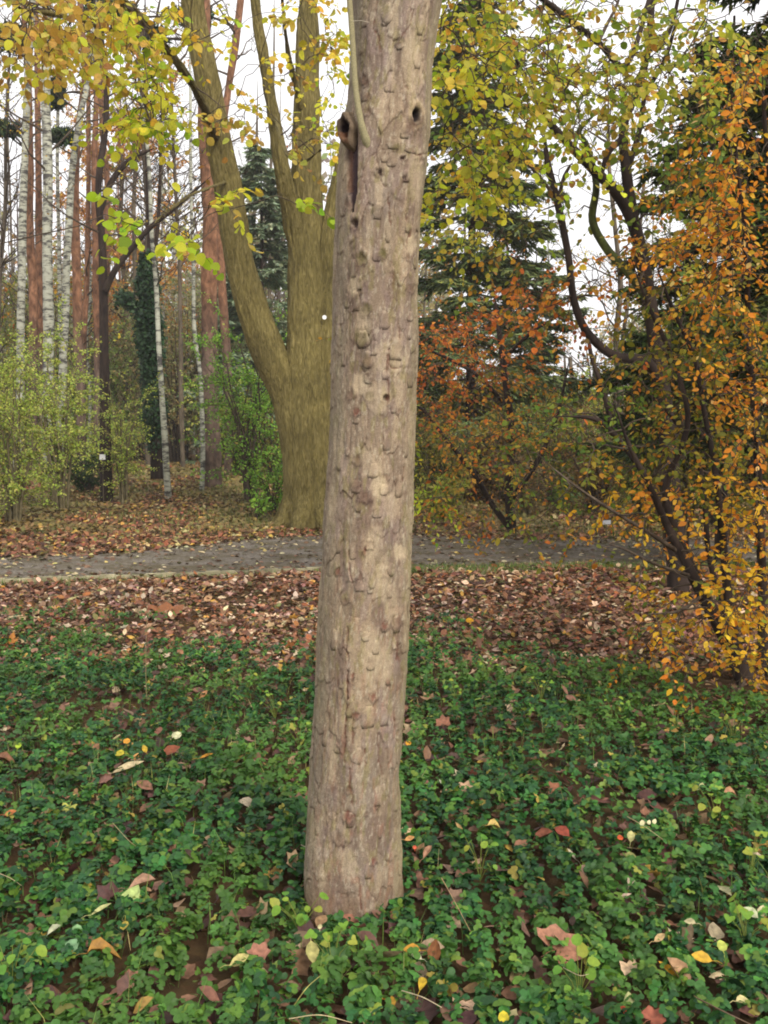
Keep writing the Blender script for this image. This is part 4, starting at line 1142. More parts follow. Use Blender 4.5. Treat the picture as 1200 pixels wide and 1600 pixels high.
# ------------------------------------------------------------------ shrubs of the wood edge
def shrub(label, px, d, H, spread, seed, pal, n_stem=16, n_leaf=2500, size=(.03, .06), stem_mat=None, name='shrub', lo=0.15, arch=0.5, cat='shrub', group=None, twigs=8, tmpl=LEAF_DOT, parts=False):
    r = np.random.default_rng(seed)
    base = GD(px, d); root = thing(name, label, cat, base, group)
    br, ends = [], []
    for q in range(n_stem):
        a = r.uniform(0, 2 * math.pi); L = H * r.uniform(.6, 1.05)
        h = np.array((math.cos(a), math.sin(a), 0)) * spread * r.uniform(.15, 1)
        t = np.linspace(0, 1, 8)[:, None]
        o = base + np.array((math.cos(a), math.sin(a), 0)) * r.uniform(0, .25) * spread * .5
        p = o + h * t ** 1.5 + np.array((0, 0, 1)) * L * (t - arch * .35 * t ** 3) + r.normal(0, .025, (8, 3)) * L * t
        p[0, 2] -= 0.08
        br.append((p, np.linspace(0.008 + .006 * H, 0.004, 8)))
        for w in range(twigs):
            g = r.uniform(lo, 1); p0 = np.array([np.interp(g, t[:, 0], p[:, c]) for c in range(3)])
            dv = unit(unit(h) * .5 + r.normal(0, .6, 3) + (0, 0, .35)); l2 = H * r.uniform(.12, .3); t4 = np.linspace(0, 1, 4)[:, None]
            pp = p0 + dv * l2 * t4 + r.normal(0, .05, (4, 3)) * l2 * t4 + np.array((0, 0, -.2)) * l2 * t4 ** 2
            br.append((pp, np.linspace(.006, .0025, 4))); ends.append(pp)
    s = Soup(); tubes(s, [b for b in br if len(b[0]) == 8], 5); tubes(s, [b for b in br if len(b[0]) == 4], 3)
    link('stems', s.mesh('stems', base), stem_mat or M_TWIG, root)['kind'] = 'stuff'
    if n_leaf:
        i = r.integers(0, len(ends), n_leaf); g = r.random((n_leaf, 1))
        E = np.array(ends); a = (g[:, 0] * 3).clip(0, 2.999); k = a.astype(int); fr = (a - k)[:, None]
        pos = E[i, k] * (1 - fr) + E[i, k + 1] * fr + r.normal(0, .03, (n_leaf, 3))
        R = frames(r.normal(0, 1, (n_leaf, 3)) + (0, 0, -.2), r.normal(0, .6, (n_leaf, 3)) + (0, -.2, 1))
        s = Soup(); scatter(s, tmpl, pos, R, r.uniform(*size, n_leaf), pick(PAL[pal] if isinstance(pal, str) else pal, n_leaf, .16, r))
        link('foliage', s.mesh('foliage', base), M_LEAF_FAR, root)['kind'] = 'stuff'
    return root


YG = [(4, S(172, 184, 84)), (3, S(146, 166, 76)), (2, S(188, 188, 104)), (1, S(112, 134, 66))]
BG = [(4, S(124, 164, 66)), (3, S(148, 182, 76)), (2, S(96, 138, 58))]
GR = [(3, S(108, 120, 58)), (3, S(132, 126, 66)), (2, S(150, 138, 60)), (1, S(86, 106, 52))]
BR = [(3, S(128, 100, 70)), (2, S(104, 92, 66)), (2, S(146, 116, 66))]
shrub('yellow-green shrub with pale arching stems at the left edge of the wood', 20, 17.6, 3.7, 1.1, 401, YG, 15, 8500, (.035, .06), M_TWIG_PALE)
shrub('taller yellow-green shrub with fine leaves in front of the birches', 95, 19.5, 4.3, 1.3, 402, YG, 16, 9500, (.04, .065), M_TWIG_PALE)
shrub('pale-stemmed shrub partly cut off by the left edge of the photo', -60, 17.2, 3.6, 1.2, 403, YG, 15, 7000, (.035, .06), M_TWIG_PALE)
shrub('thin straw-coloured shrub in front of the dark forked tree', 190, 21, 3.2, 1.0, 404, YG, 12, 2600, (.04, .06), M_TWIG_PALE)
shrub('bright green bush directly behind the foot of the linden', 392, 21, 4.6, 1.0, 405, BG, 16, 6500, (.045, .075))
shrub('small bright green bush right beside the linden foot', 425, 19, 1.3, .6, 406, BG, 12, 1200, (.05, .08))
shrub('low yellow-green sapling by the leaf bank under the linden', 398, 17.6, .6, .25, 407, BG, 6, 90, (.08, .12), lo=.4)
shrub('olive thicket beyond the path right of the near trunk', 690, 20, 2.2, 1.0, 408, GR, 26, 4500, (.05, .08))
shrub('brownish thicket under the spruce beyond the path', 770, 21, 1.8, 1.1, 409, BR, 26, 3500, (.05, .08))
shrub('grey-green thicket beyond the path, beneath the crooked limbs', 850, 21, 2.5, 1.3, 410, GR, 30, 6500, (.05, .08))
shrub('grey-brown twiggy thicket beyond the path to the right', 930, 19.5, 2.2, 1.2, 411, BR, 30, 4500, (.05, .08))
shrub('olive thicket behind the foot of the orange shrub', 1010, 17.5, 2.2, 1.2, 412, GR, 30, 6000, (.05, .075))
shrub('brown and olive thicket further right behind the orange shrub', 1120, 16.5, 2.6, 1.3, 413, GR, 30, 6500, (.05, .075))
shrub('dense olive thicket behind the orange shrub at the right edge', 1230, 16, 3.0, 1.4, 414, GR, 30, 6500, (.05, .075))
shrub('green-leaved bush between the spruce and the orange shrub', 1060, 13.5, 3.2, 1.1, 415, [(3, S(70, 92, 44)), (2, S(104, 112, 48)), (1, S(150, 120, 50))], 26, 5000, (.045, .07))
shrub('pale dry shrub at the right edge of the thicket under the copper beech', 820, 18.6, 1.5, .9, 416, BR, 22, 1500, (.04, .07), M_TWIG_PALE)
shrub('yellow grassy tuft of bamboo-like shoots just right of the near trunk', 690, 17.6, .95, .35, 417, [(3, S(150, 160, 70)), (1, S(180, 176, 90))], 26, 900, (.07, .13), M_TWIG_PALE)
shrub('low dark green bush by the white tag plate', 140, 23, 1.0, .9, 418, [(3, S(52, 72, 46)), (1, S(76, 92, 50))], 16, 1800, (.06, .1))
MIDS = [(-40, 36, 6.6, 'tall grey-green thicket tree behind the leftmost birch', GR), (60, 40, 6.8, 'tall olive thicket tree behind the thickest birch', [(3, S(130, 132, 86)), (2, S(112, 118, 76)), (1, S(150, 140, 90))]),
        (150, 38, 5.6, 'soft green thicket tree behind the dark forked tree', [(3, S(112, 130, 76)), (2, S(136, 146, 86))]), (280, 36, 6.2, 'tall brown-green thicket tree between the ivy-covered trunk and the thick pine', [(3, S(124, 116, 82)), (2, S(112, 116, 74)), (1, S(144, 124, 82))]),
        (215, 44, 7.4, 'hazy brown thicket tree far behind the ivy-covered trunk', [(3, S(134, 120, 92)), (2, S(122, 116, 84))]), (370, 40, 7.6, 'hazy green thicket tree behind the bright green bush', [(3, S(114, 128, 84)), (2, S(134, 142, 92))]),
        (440, 38, 6.4, 'green-grey thicket tree behind the fork of the linden', [(3, S(112, 126, 84)), (2, S(100, 112, 74))]), (-150, 38, 6.6, 'tall thicket tree beyond the left edge', GR), (680, 34, 5.4, 'green thicket tree behind the drooping spruce', GR),
        (830, 36, 3.4, 'olive thicket tree below the left of the sky gap', GR), (920, 38, 3.0, 'low green thicket in the foot of the sky gap', [(3, S(112, 128, 66)), (2, S(140, 146, 76))]), (1000, 34, 3.4, 'yellow-green thicket at the right foot of the sky gap', YG),
        (1120, 26, 5.4, 'deep green thicket tree behind the orange shrub', [(3, S(82, 100, 48)), (2, S(110, 118, 54))]), (1230, 24, 6, 'deep green thicket tree beyond the right edge', [(3, S(82, 100, 48)), (2, S(110, 118, 54))])]
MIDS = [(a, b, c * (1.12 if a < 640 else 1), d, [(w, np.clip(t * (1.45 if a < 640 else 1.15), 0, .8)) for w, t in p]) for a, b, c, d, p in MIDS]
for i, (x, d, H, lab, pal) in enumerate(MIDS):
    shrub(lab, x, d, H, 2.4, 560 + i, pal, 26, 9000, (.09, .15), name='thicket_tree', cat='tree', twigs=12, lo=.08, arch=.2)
r = np.random.default_rng(81)
for i in range(26):
    d = r.uniform(24, 34); x = r.uniform(-260, 640) if i < 16 else r.uniform(660, 1450)
    pal = [GR, BR, YG][r.integers(3)]
    nm = ['grey-green', 'brown', 'yellow-green'][[GR, BR, YG].index(pal)]
    side = min([(-120, 'beyond the left edge'), (20, 'by the leftmost birch'), (90, 'by the leaning birch'), (165, 'by the dark forked tree'), (240, 'by the ivy-covered trunk'), (330, 'by the thick pine'), (400, 'left of the linden'), (500, 'behind the linden'), (620, 'behind the near trunk'), (720, 'right of the near trunk'), (820, 'behind the copper beech'), (940, 'under the sky gap'), (1060, 'behind the crooked tree'), (1180, 'behind the orange shrub'), (1350, 'beyond the right edge')], key=lambda q: abs(q[0] - x))[1]
    lab = f'{nm} twiggy undergrowth bush in the wood {side}'
    if lab in used_labels: continue
    used_labels.add(lab)
    shrub(f'{nm} twiggy undergrowth bush in the wood {side}', x, d, r.uniform(1.8, 3.6), r.uniform(1.2, 2.2), 500 + i, pal, 22, 2600, (.06, .1), group=f'{nm} undergrowth bushes {side}', twigs=9)


# far-off wood that closes the view: twigs, thin stems and leaf clumps
def far_wood():
    r = np.random.default_rng(91)
    s = Soup(); paths = []
    n = 1500
    for i in range(n):
        x = r.uniform(-56, 60); y = r.uniform(48, 90)
        H = (13.0 if x < 3 else (9.0 if x > 19 else 3.6)) * r.uniform(.5, 1.2)
        z = float(ground_z(x, y))
        t = np.linspace(0, 1, 5)[:, None]
        p = np.array((x, y, z - .2)) + np.array((r.normal(0, .5), 0, H)) * t + r.normal(0, .12, (5, 3)) * t
        paths.append((p, np.linspace(r.uniform(.04, .16), .02, 5), S(*((96, 84, 80) if r.random() < .7 else (150, 146, 136)))))
        for k in range(6):
            g = r.uniform(.2, 1); p0 = p[0] + (p[-1] - p[0]) * g; dv = unit(r.normal(0, .7, 3) + (0, 0, .5)); l = r.uniform(.8, 2.2)
            paths.append((p0 + dv * l * t + r.normal(0, .08, (5, 3)) * t, np.linspace(.03, .012, 5), S(92, 82, 76)))
    tubes(s, [(a, b, c * 1.3) for a, b, c in paths], 3)
    n = 230000
    x = r.uniform(-56, 60, n); y = r.uniform(50, 92, n)
    top = np.where(x < 4, 14.0, np.where(x > 19, 12.0, 3.2)) * (0.55 + 0.9 * fbm(x * .12, y * .05, o=3))
    z = ground_z(x, y) + top * r.random(n) ** 1.15
    keep = vnoise(x * .5, y * .2, z * .6, s=9) > .26 + .24 * (z / 14)
    x, y, z = x[keep], y[keep], z[keep]; n = len(x)
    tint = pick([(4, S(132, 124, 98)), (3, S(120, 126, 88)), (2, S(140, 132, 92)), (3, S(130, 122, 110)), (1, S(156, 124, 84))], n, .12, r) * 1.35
    scatter(s, LEAF_DOT, np.stack([x, y, z], -1), frames(r.normal(0, 1, (n, 3)), r.normal(0, 1, (n, 3))), r.uniform(.3, .6, n), tint)
    me = s.mesh('far_wood')
    tag(link('far_wood', me, M_LEAF_FAR), 'dim far-off wood closing the view beyond the trees', 'wood', kind='stuff')


far_wood()

# white plates
def plate(name, c, w, h, label, cat, post=0.0, tilt=0.0):
    root = thing(name, label, cat, (c[0], c[1], c[2] - post))
    s = Soup()
    th = 0.006
    a = np.array([(-w / 2, -th, -h / 2), (w / 2, -th, -h / 2), (w / 2, -th, h / 2), (-w / 2, -th, h / 2)]); b = a + (0, 2 * th, 0)
    V = np.vstack([a, b]) + np.array((0, 0, post))
    s.add(V, [(0, 1, 2, 3), (5, 4, 7, 6), (4, 5, 1, 0), (3, 2, 6, 7), (4, 0, 3, 7), (1, 5, 6, 2)])
    link('sign_plate', s.mesh('sign_plate', smooth=False), plain_material('white_plate', (0.78, 0.78, 0.8), .4, noise=.03), root)
    if post:
        s = Soup(); tubes(s, [(np.array([(0, .012, -.1), (0, .012, post * .5), (0, .012, post)]), np.array([.008] * 3))], 8)
        link('stake', s.mesh('stake'), M_GREY_BARK, root)
    root.rotation_euler = (0, 0, tilt)
    return root


c = P(160, 714, 21.0); g = GD(160, 21.0)
pr = plate('name_plate', c, .12, .11, 'small white name plate on a stake at the foot of the dark forked tree', 'sign', post=float(c[2] - g[2]))
c = P(948, 816, 15.2); g = GD(948, 15.2)
plate('name_plate', c, .13, .06, 'small white tilted plate low beside the path, left of the orange shrub stems', 'sign', post=max(.1, float(c[2] - g[2])), tilt=.3)
c = P(1196, 765, 19); g = GD(1196, 19)
plate('notice_board', c + np.array((.1, 0, 0)), .42, .62, 'pale bluish board glimpsed through the shrub at the right edge', 'board', post=max(.2, float(c[2] - g[2])))

# ------------------------------------------------------------------ the near trunk
TY = 3.23                                   # distance of its axis
T_LR = [(-700, 566, 716), (-300, 556, 702), (-100, 556, 694), (0, 553, 686), (50, 552, 677), (100, 550, 671), (150, 547, 670), (200, 538, 670), (240, 533, 668), (290, 528, 664), (350, 526, 658), (400, 525, 655), (500, 523, 652), (600, 520, 648), (700, 517, 645),
        (800, 508, 645), (900, 503, 642), (1000, 497, 637), (1100, 492, 632), (1200, 483, 628), (1300, 477, 626), (1360, 474, 626), (1420, 474, 630), (1480, 470, 640)]
tp = np.array([(P(0, y, TY)[2], (P(a, y, TY)[0] + P(b, y, TY)[0]) / 2, W(b - a, TY) / 2 * 0.997) for y, a, b in T_LR])[::-1]
Z_BOT = float(ground_z(tp[0, 1], TY)) - 0.06
Z_TOP = float(tp[-1, 0])


def t_axis(z): return np.interp(z, tp[:, 0], tp[:, 1])


def t_rad(z): return np.interp(z, tp[:, 0], tp[:, 2])


def on_trunk(px, py):
    """(phi, z) of the front surface at the pixel; phi = 0 faces the camera, positive to the right."""
    x, y, z = ray(px, py)
    k = TY / y
    for _ in range(12):
        zz = CAM_Z + z * k; r0 = t_rad(zz); dx = x * k - t_axis(zz)
        s_ = max(-.995, min(.995, dx / r0))
        k = (TY - r0 * math.sqrt(1 - s_ * s_)) / y
    return math.asin(s_), CAM_Z + z * k


KNOTS = [  # px, py, size px, depth of the pit, rim, kind
    (649, 180, 7.5, .030, .006, 'hole'), (641, 198, 9, .006, .007, 'scar'), (570, 122, 6, .006, .004, 'scar'), (573, 130, 5, .004, .004, 'scar'), (575, 150, 5, .003, .004, 'scar'),
    (576, 175, 6, .008, .005, 'scar'), (593, 268, 7, .012, .005, 'knot'), (556, 350, 7.5, .016, .006, 'knot'), (566, 405, 8, .012, .005, 'moss'), (598, 396, 6, .003, .004, 'moss'),
    (573, 484, 7, .004, .005, 'moss'), (566, 528, 11, .006, .006, 'moss'), (560, 455, 5, .004, .004, 'scar'), (575, 562, 8, .006, .006, 'scar'), (603, 622, 5.5, .016, .003, 'hole'),
    (547, 615, 7, .003, .004, 'scar'), (578, 620, 6, .003, .005, 'moss'), (556, 643, 6, .004, .003, 'red'), (586, 596, 4, .004, .003, 'scar'), (558, 718, 8, .004, .005, 'scar'), (557, 752, 8, .004, .005, 'scar'),
    (603, 745, 6, .005, .004, 'scar'), (577, 850, 7, .006, .003, 'scar'), (605, 895, 6, .005, .004, 'scar'), (610, 930, 5, .003, .004, 'scar'), (603, 978, 6, .006, .004, 'red'), (621, 970, 8, .006, .005, 'scar'),
    (580, 1036, 7, .004, .005, 'scar'), (582, 1088, 7, .005, .004, 'red'), (552, 1056, 4, .006, .002, 'red'), (556, 1116, 5, .005, .003, 'red'), (608, 1066, 5, .005, .003, 'red'), (545, 1232, 6, .004, .004, 'scar'),
    (545, 1275, 9, .004, .003, 'red'), (590, 1258, 4, .004, .003, 'scar'), (572, 1272, 4, .003, .003, 'scar'), (583, 1345, 6, .003, .003, 'red'), (530, 1310, 9, .003, .002, 'scar'), (655, 250, 6, .006, .005, 'scar'),
    (630, 248, 4, .008, .003, 'knot'), (633, 278, 5, .009, .003, 'knot'), (638, 400, 6, .004, .004, 'scar'), (640, 450, 6, .004, .004, 'scar'), (545, 320, 7, .005, .003, 'scar'), (618, 230, 5, .005, .003, 'moss'), (570, 860, 6, .005, .003, 'red'),
    (540, 940, 5, .004, .003, 'scar'), (563, 900, 5, .004, .004, 'scar'), (528, 893, 5, .005, .003, 'red'), (571, 775, 9, .003, .004, 'scar'), (625, 640, 4, .002, .003, 'scar'), (590, 820, 8, .003, .004, 'scar'),
]
CRACKS = [  # traced bark cracks: list of pixels
    [(590, 0), (588, 25), (585, 45), (592, 58), (594, 80)], [(643, 15), (642, 35), (632, 50), (622, 68)], [(625, 105), (629, 125), (637, 140)], [(543, 980), (543, 1040), (544, 1090), (542, 1140), (539, 1190)],
    [(607, 300), (608, 330), (612, 352)], [(634, 330), (637, 350)], [(640, 360), (636, 376), (633, 395)], [(616, 425), (615, 460)], [(622, 500), (624, 530)], [(604, 555), (606, 600), (607, 640)],
    [(606, 545), (607, 570), (615, 576), (628, 574)], [(632, 730), (631, 752)], [(546, 1200), (548, 1230), (552, 1262)], [(590, 1140), (592, 1180), (597, 1210)], [(569, 1170), (570, 1200)], [(620, 990), (622, 1020), (626, 1050)], [(605, 1170), (607, 1200)],
    [(545, 860), (546, 890), (552, 910)], [(560, 1370), (562, 1400), (564, 1420)], [(640, 230), (648, 243), (668, 240)], [(543, 1048), (543, 1090)],
    [(615, 1110), (618, 1135), (620, 1160)], [(545, 1090), (553, 1120), (552, 1160)],
]
PALE = [  # pale or fresh bark patches: px, py, rx, ry
    (577, 865, 7, 14), (600, 905, 12, 40), (625, 862, 12, 14), (640, 100, 12, 60), (648, 270, 12, 50), (553, 445, 10, 20), (612, 940, 12, 40), (565, 505, 10, 30), (605, 560, 26, 30), (580, 1020, 16, 50), (590, 620, 22, 30), (585, 840, 16, 24), (612, 790, 14, 28),
    (575, 720, 14, 30), (600, 1040, 16, 40), (560, 600, 14, 20), (545, 1350, 14, 30), (640, 380, 8, 18), (592, 760, 14, 20), (520, 1180, 8, 50),
]


def build_trunk():
    NT, NZ = 300, 860
    zv = np.linspace(Z_BOT, 2.99, NZ)
    zv = np.concatenate([zv, np.linspace(3.03, Z_TOP + 1.2, 60)])
    ph = np.linspace(-math.pi, math.pi, NT + 1)[:-1]
    PH, Z = np.meshgrid(ph, zv)                       # rows by height
    R0 = t_rad(Z)
    u = PH / (2 * math.pi) * 1.0                      # metres around, about 1 m
    C = 0.98
    # broad swelling and gentle flutes
    d = (fbm(np.cos(PH) * 1.6 + 5, np.sin(PH) * 1.6 + 5, Z * 2.2, o=3, s=3) - .5) * 0.028
    d += 0.0045 * np.sin(PH * 5 + Z * 1.3 + np.sin(Z * 3))
    flare = sstep(0.35, -0.02, Z); d += flare * 0.010 * (1 + np.cos(PH * 4 + 1.0)) * .5
    # scales: stretched cells wrapped round the trunk, two sizes
    col_n = 15
    wx = (fbm(PH * 3, Z * 9, o=3, s=21) - .5) * .9; wy = (fbm(PH * 3, Z * 9, o=3, s=22) - .5) * .9
    f1, f2, idv, cx, cy = worley(PH / (2 * math.pi) * col_n + 30 + wx, Z * 8.0 + wy, None, 5)
    edge = f2 - f1
    act = sstep(.3, .55, fbm(np.cos(PH) * 2 + 9, np.sin(PH) * 2 + 9, Z * 3.0, o=3, s=7))      # where the bark is scaly
    crack = (1 - sstep(0.0, .055, edge)) * act * sstep(.3, .6, fbm(PH * 5 + 1, Z * 9, o=2, s=61))
    plate_h = (idv - .5) * .0034 * act + act * (-cy) * .0022
    f1b, f2b, idb, cxb, cyb = worley(PH / (2 * math.pi) * 46 + 80 + wx * 2, Z * 30 + wy * 2, None, 6)
    act2 = sstep(.52, .7, fbm(PH * 2.5 + 2, Z * 5, o=3, s=8)) * (np.abs(PH) < 3.1)
    crack2 = (1 - sstep(0.0, .12, f2b - f1b)) * act2
    d += plate_h - crack * .0035 + (idb - .5) * .0022 * act2 - crack2 * .0016
    d += (fbm(PH * 30, Z * 90, o=3, s=9) - .5) * .0040 + (np.abs(fbm(PH * 16, Z * 26, o=4, s=19) - .5) * 2) ** .5 * .003 + (fbm(PH * 12, Z * 14, o=3, s=10) - .5) * .006
    dark = np.clip(crack * .8 + crack2 * .55, 0, 1)
    # ---- colour of the bark
    base = np.broadcast_to(S(130, 113, 95), (*PH.shape, 3)).copy()

    def blend(mask, rgb, k=1.0):
        m = np.clip(mask * k, 0, 1)[..., None]
        base[:] = base * (1 - m) + np.asarray(rgb) * m
    big = fbm(PH * 1.6 + 3, Z * 2.2, o=4, s=31)
    blend(sstep(.5, .68, big), S(150, 131, 107), .7)
    blend(sstep(.5, .34, big), S(124, 112, 100), .7)
    g2 = fbm(PH * 5, Z * 7, o=4, s=32)
    blend(sstep(.54, .7, g2), S(164, 147, 121), .5)
    blend(sstep(.46, .33, g2), S(112, 94, 82), .7)
    blend(sstep(.52, .68, fbm(PH * 4, Z * 12, o=4, s=33)), S(130, 113, 108), .4)               # purplish grey film
    blend(sstep(.55, .72, fbm(PH * 9 + 7, Z * 22, o=4, s=34)), S(120, 112, 66), .45 + .3 * sstep(1.6, 2.6, Z)[0, 0])  # algae
    blend(sstep(.58, .74, fbm(PH * 11 + 3, Z * 20, o=4, s=35)) * sstep(1.8, .2, Z), S(134, 96, 78), .5)            # reddish
    blend(sstep(.62, .72, fbm(PH * 24, Z * 60, o=3, s=36)), S(184, 174, 152), .35)               # lichen specks
    blend(sstep(-.55, -1.0, PH) * (.6 + .8 * (fbm(PH * 6, Z * 10, o=3, s=37) - .3)), S(122, 114, 94), .6)         # grey-green film on the left
    blend(sstep(.85, 1.25, PH) * .6, S(136, 126, 92), .7)
    blend(sstep(.16, .02, Z) * fbm(PH * 4, Z * 20, o=3, s=38) * 1.5, S(116, 90, 68), .55)
    tone = .86 + .3 * idv * act + .0 * PH + .12 * (idb - .5) * act2 + (1 - act) * .14
    base *= tone[..., None]
    base *= (.8 + .4 * fbm(PH * 22, Z * 48, o=4, s=47))[..., None]
    rid = 1 - sstep(0, .05, np.abs(fbm(PH * 13, Z * 20, o=4, s=48) - .5)); blend(rid * .5 * sstep(.4, .6, big), S(92, 70, 58), .8)
    blend(dark, S(72, 48, 40), .85)
    # ---- traced features (front side)
    X = t_axis(Z) + R0 * np.sin(PH); Y = TY - R0 * np.cos(PH)
    front = np.cos(PH) > 0.02
    PX, PY = proj(np.stack([X, Y, Z], -1))
    jx = (fbm(PH * 26, Z * 50, o=3, s=41) - .5) * 9; jy = (fbm(PH * 26 + 9, Z * 50, o=3, s=42) - .5) * 9
    PXj, PYj = PX + jx, PY + jy
    for (kx, ky, rr, pit, rim, kind) in KNOTS:
        q = np.hypot((PXj - kx) / rr, (PYj - ky) / (rr * (1.7 if kind == 'hole' and rr > 7 else 1.15)))
        if kind == 'hole': q = np.hypot((PX + jx * .3 - kx) / rr, (PY + jy * .3 - ky) / (rr * (1.75 if rr > 7 else 1.2)))
        q = np.where(front, q, 9)
        d -= pit * (1 if kind in ('hole', 'knot') else .5) * (1 - sstep(.35, 1.0, q))
        d += rim * (.75 if kind == 'hole' else .4) * np.exp(-((q - 1.35) / .45) ** 2) * (.3 + 1.4 * vnoise(PH * 14, Z * 40, s=int(kx)))
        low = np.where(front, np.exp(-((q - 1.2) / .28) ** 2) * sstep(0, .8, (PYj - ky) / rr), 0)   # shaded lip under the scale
        if kind == 'hole': blend((1 - sstep(.7, 1.05, q)), S(26, 20, 24), .97); blend(np.exp(-((q - 1.35) / .3) ** 2), S(176, 156, 122), .5)
        elif kind == 'knot': blend((1 - sstep(.3, 1.1, q)), S(52, 36, 34), .9)
        elif kind == 'moss': blend((1 - sstep(.5, 1.7, q)) * (.4 + fbm(PH * 30, Z * 90, s=44)), S(92, 84, 50), .8)
        elif kind == 'red': blend((1 - sstep(.4, 1.2, q)), S(112, 68, 56), .75)
        else: blend((1 - sstep(.4, 1.2, q)), S(98, 74, 60), .6)
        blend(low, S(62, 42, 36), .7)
    for px_, py_, rx, ry in PALE:
        q = np.hypot((PXj - px_) / rx, (PYj - py_) / ry)
        m_ = np.where(front, 1 - sstep(.6, 1.15, q), 0)
        blend(m_, S(178, 160, 132), .42 if ry > 20 else .7); d -= m_ * .0015
    for line in CRACKS:
        L = np.array(line, float); dist = np.full(PX.shape, 99.0)
        for a, b in zip(L[:-1], L[1:]):
            ab = b - a; t = np.clip(((PX + jx * .7 - a[0]) * ab[0] + (PY - a[1]) * ab[1]) / (ab @ ab), 0, 1)
            dist = np.minimum(dist, np.hypot(PX + jx * .7 - a[0] - t * ab[0], PY - a[1] - t * ab[1]))
        dist = np.where(front, dist, 99)
        wv = .9 + 1.3 * fbm(PH * 10, Z * 30, o=2, s=45)
        c_ = 1 - sstep(.3, 1.0, dist / wv)
        d -= c_ * .0035; d += .0015 * np.exp(-((dist - 5) / 3) ** 2)
        blend(c_ * (.4 + .6 * sstep(.35, .6, fbm(PH * 8, Z * 22, o=2, s=46))), S(92, 58, 46), .8)
    # dark rotted groove below the stub and an orange run of resin
    gx = np.interp(PY, [190, 215, 250, 290, 325], [549, 549, 550, 552, 553]); gw = np.interp(PY, [188, 205, 250, 300, 330], [5, 12, 11, 8, 2])
    q = np.abs(PX + jx * .4 - gx) / gw
    m_ = np.where(front & (PY > 186) & (PY < 332), 1 - sstep(.6, 1.1, q), 0)
    d -= m_ * .014; blend(m_, S(50, 36, 42), .95)
    m_ = np.where(front & (PY > 200) & (PY < 300), np.exp(-((PX + jx * .5 - (544 + (PY - 200) * .02)) / 3.5) ** 2), 0)
    blend(m_, S(112, 80, 56), .5)
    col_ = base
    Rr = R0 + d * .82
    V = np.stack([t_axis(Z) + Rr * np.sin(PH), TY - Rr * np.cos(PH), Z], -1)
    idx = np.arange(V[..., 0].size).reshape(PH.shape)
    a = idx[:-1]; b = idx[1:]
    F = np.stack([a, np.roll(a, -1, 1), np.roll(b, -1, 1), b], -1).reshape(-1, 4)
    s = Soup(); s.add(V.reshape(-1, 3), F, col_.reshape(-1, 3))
    return s, (V, col_, ph, zv)


M_NEAR = tint_material('near_bark', rough=.88, bump_scale=260, bump=.55, bump_dist=.0025, noise=.3)
near_base = np.array((float(t_axis(0.05)), TY, float(ground_z(t_axis(0.05), TY))))
near = thing('plane_barked_tree', 'near tree trunk with flaky grey-brown bark and knot holes, standing in the middle', 'tree', near_base)
s, (TV, TC, t_ph, t_zv) = build_trunk()
# upper limbs, out of the frame
for a, l in ((0.4, 1.6), (2.3, 1.8), (4.1, 1.5), (5.4, 1.7)):
    p0 = np.array((t_axis(Z_TOP), TY, Z_TOP + 1.0)); t = np.linspace(0, 1, 8)[:, None]
    tubes(s, [(p0 + np.array((math.cos(a), math.sin(a), 1.1)) * l * t, np.linspace(.11, .03, 8))], 12, S(140, 122, 100))
link('trunk', s.mesh('trunk', near_base), M_NEAR, near)

# stub collar at the left edge, sprout beside it
s = Soup()
phi, z0 = on_trunk(545, 205)
c0 = P(543, 200, TY - .098)
r = np.random.default_rng(6)
NA, NB = 40, 22
th = np.linspace(0, 2 * math.pi, NA, endpoint=False)
prof = [(.000, -.012, 0), (.010, -.008, 0), (.019, .004, .0), (.025, .016, .3), (.031, .022, .6), (.037, .019, .8), (.042, .006, 1), (.046, -.014, 1), (.050, -.06, 1)]   # radius, outward, bark weight
out_dir = unit(np.array((-0.55, -0.9, 0.12)))
side = unit(np.cross(out_dir, (0, 0, 1.0))); upv = np.cross(side, out_dir)
V, Cc = [], []
for rad_, o_, w_ in prof:
    k = 1 + .12 * np.sin(th * 2 + .6) + .06 * np.sin(th * 5) + .3 * (vnoise(np.cos(th) * 2.2 + 7, np.sin(th) * 2.2, th * 0 + rad_ * 40) - .5)
    ring = c0 + side * (np.cos(th) * rad_ * .68 * k)[:, None] + upv * (np.sin(th) * rad_ * 1.25 * k - .006)[:, None] + out_dir * (o_ + .012 * (vnoise(np.cos(th) * 3, np.sin(th) * 3 + 5, th * 0 + rad_ * 90) - .5) + .003 * np.sin(th * 7 + rad_ * 300))[:, None]
    V.append(ring)
    cc = S(36, 26, 28) * (1 - w_) + S(112, 96, 78) * w_
    cc = np.broadcast_to(cc, (NA, 3)).copy() * (.8 + .4 * vnoise(th * 6, th * 0 + rad_ * 200))[:, None]
    org = (np.sin(th) < -.2) & (np.cos(th) * 1 > -.6) & (w_ < 1)
    cc[org] = cc[org] * .5 + S(110, 72, 46) * .5
    Cc.append(cc)
V = np.array(V); Cc = np.array(Cc); idx = np.arange(V.shape[0] * NA).reshape(V.shape[0], NA); a = idx[:-1]; b = idx[1:]
s.add(V.reshape(-1, 3), np.stack([a, np.roll(a, -1, 1), np.roll(b, -1, 1), b], -1).reshape(-1, 4), Cc.reshape(-1, 3))
tag(link('branch_stub', s.mesh('branch_stub', near_base), M_NEAR, near), 'healed branch stub with a dark hollow centre')
s = Soup()
sp_pts = [(582, 244, TY - .115), (569, 210, TY - .138), (562, 180, TY - .139), (556, 140, TY - .131), (553, 100, TY - .126), (550, 50, TY - .122), (546, 0, TY - .122), (540, -80, TY - .14), (528, -220, TY - .19)]
pp, rr = limb(sp_pts, [17, 12, 9.5, 8.8, 8.6, 8.6, 8.4, 8, 7], 90)
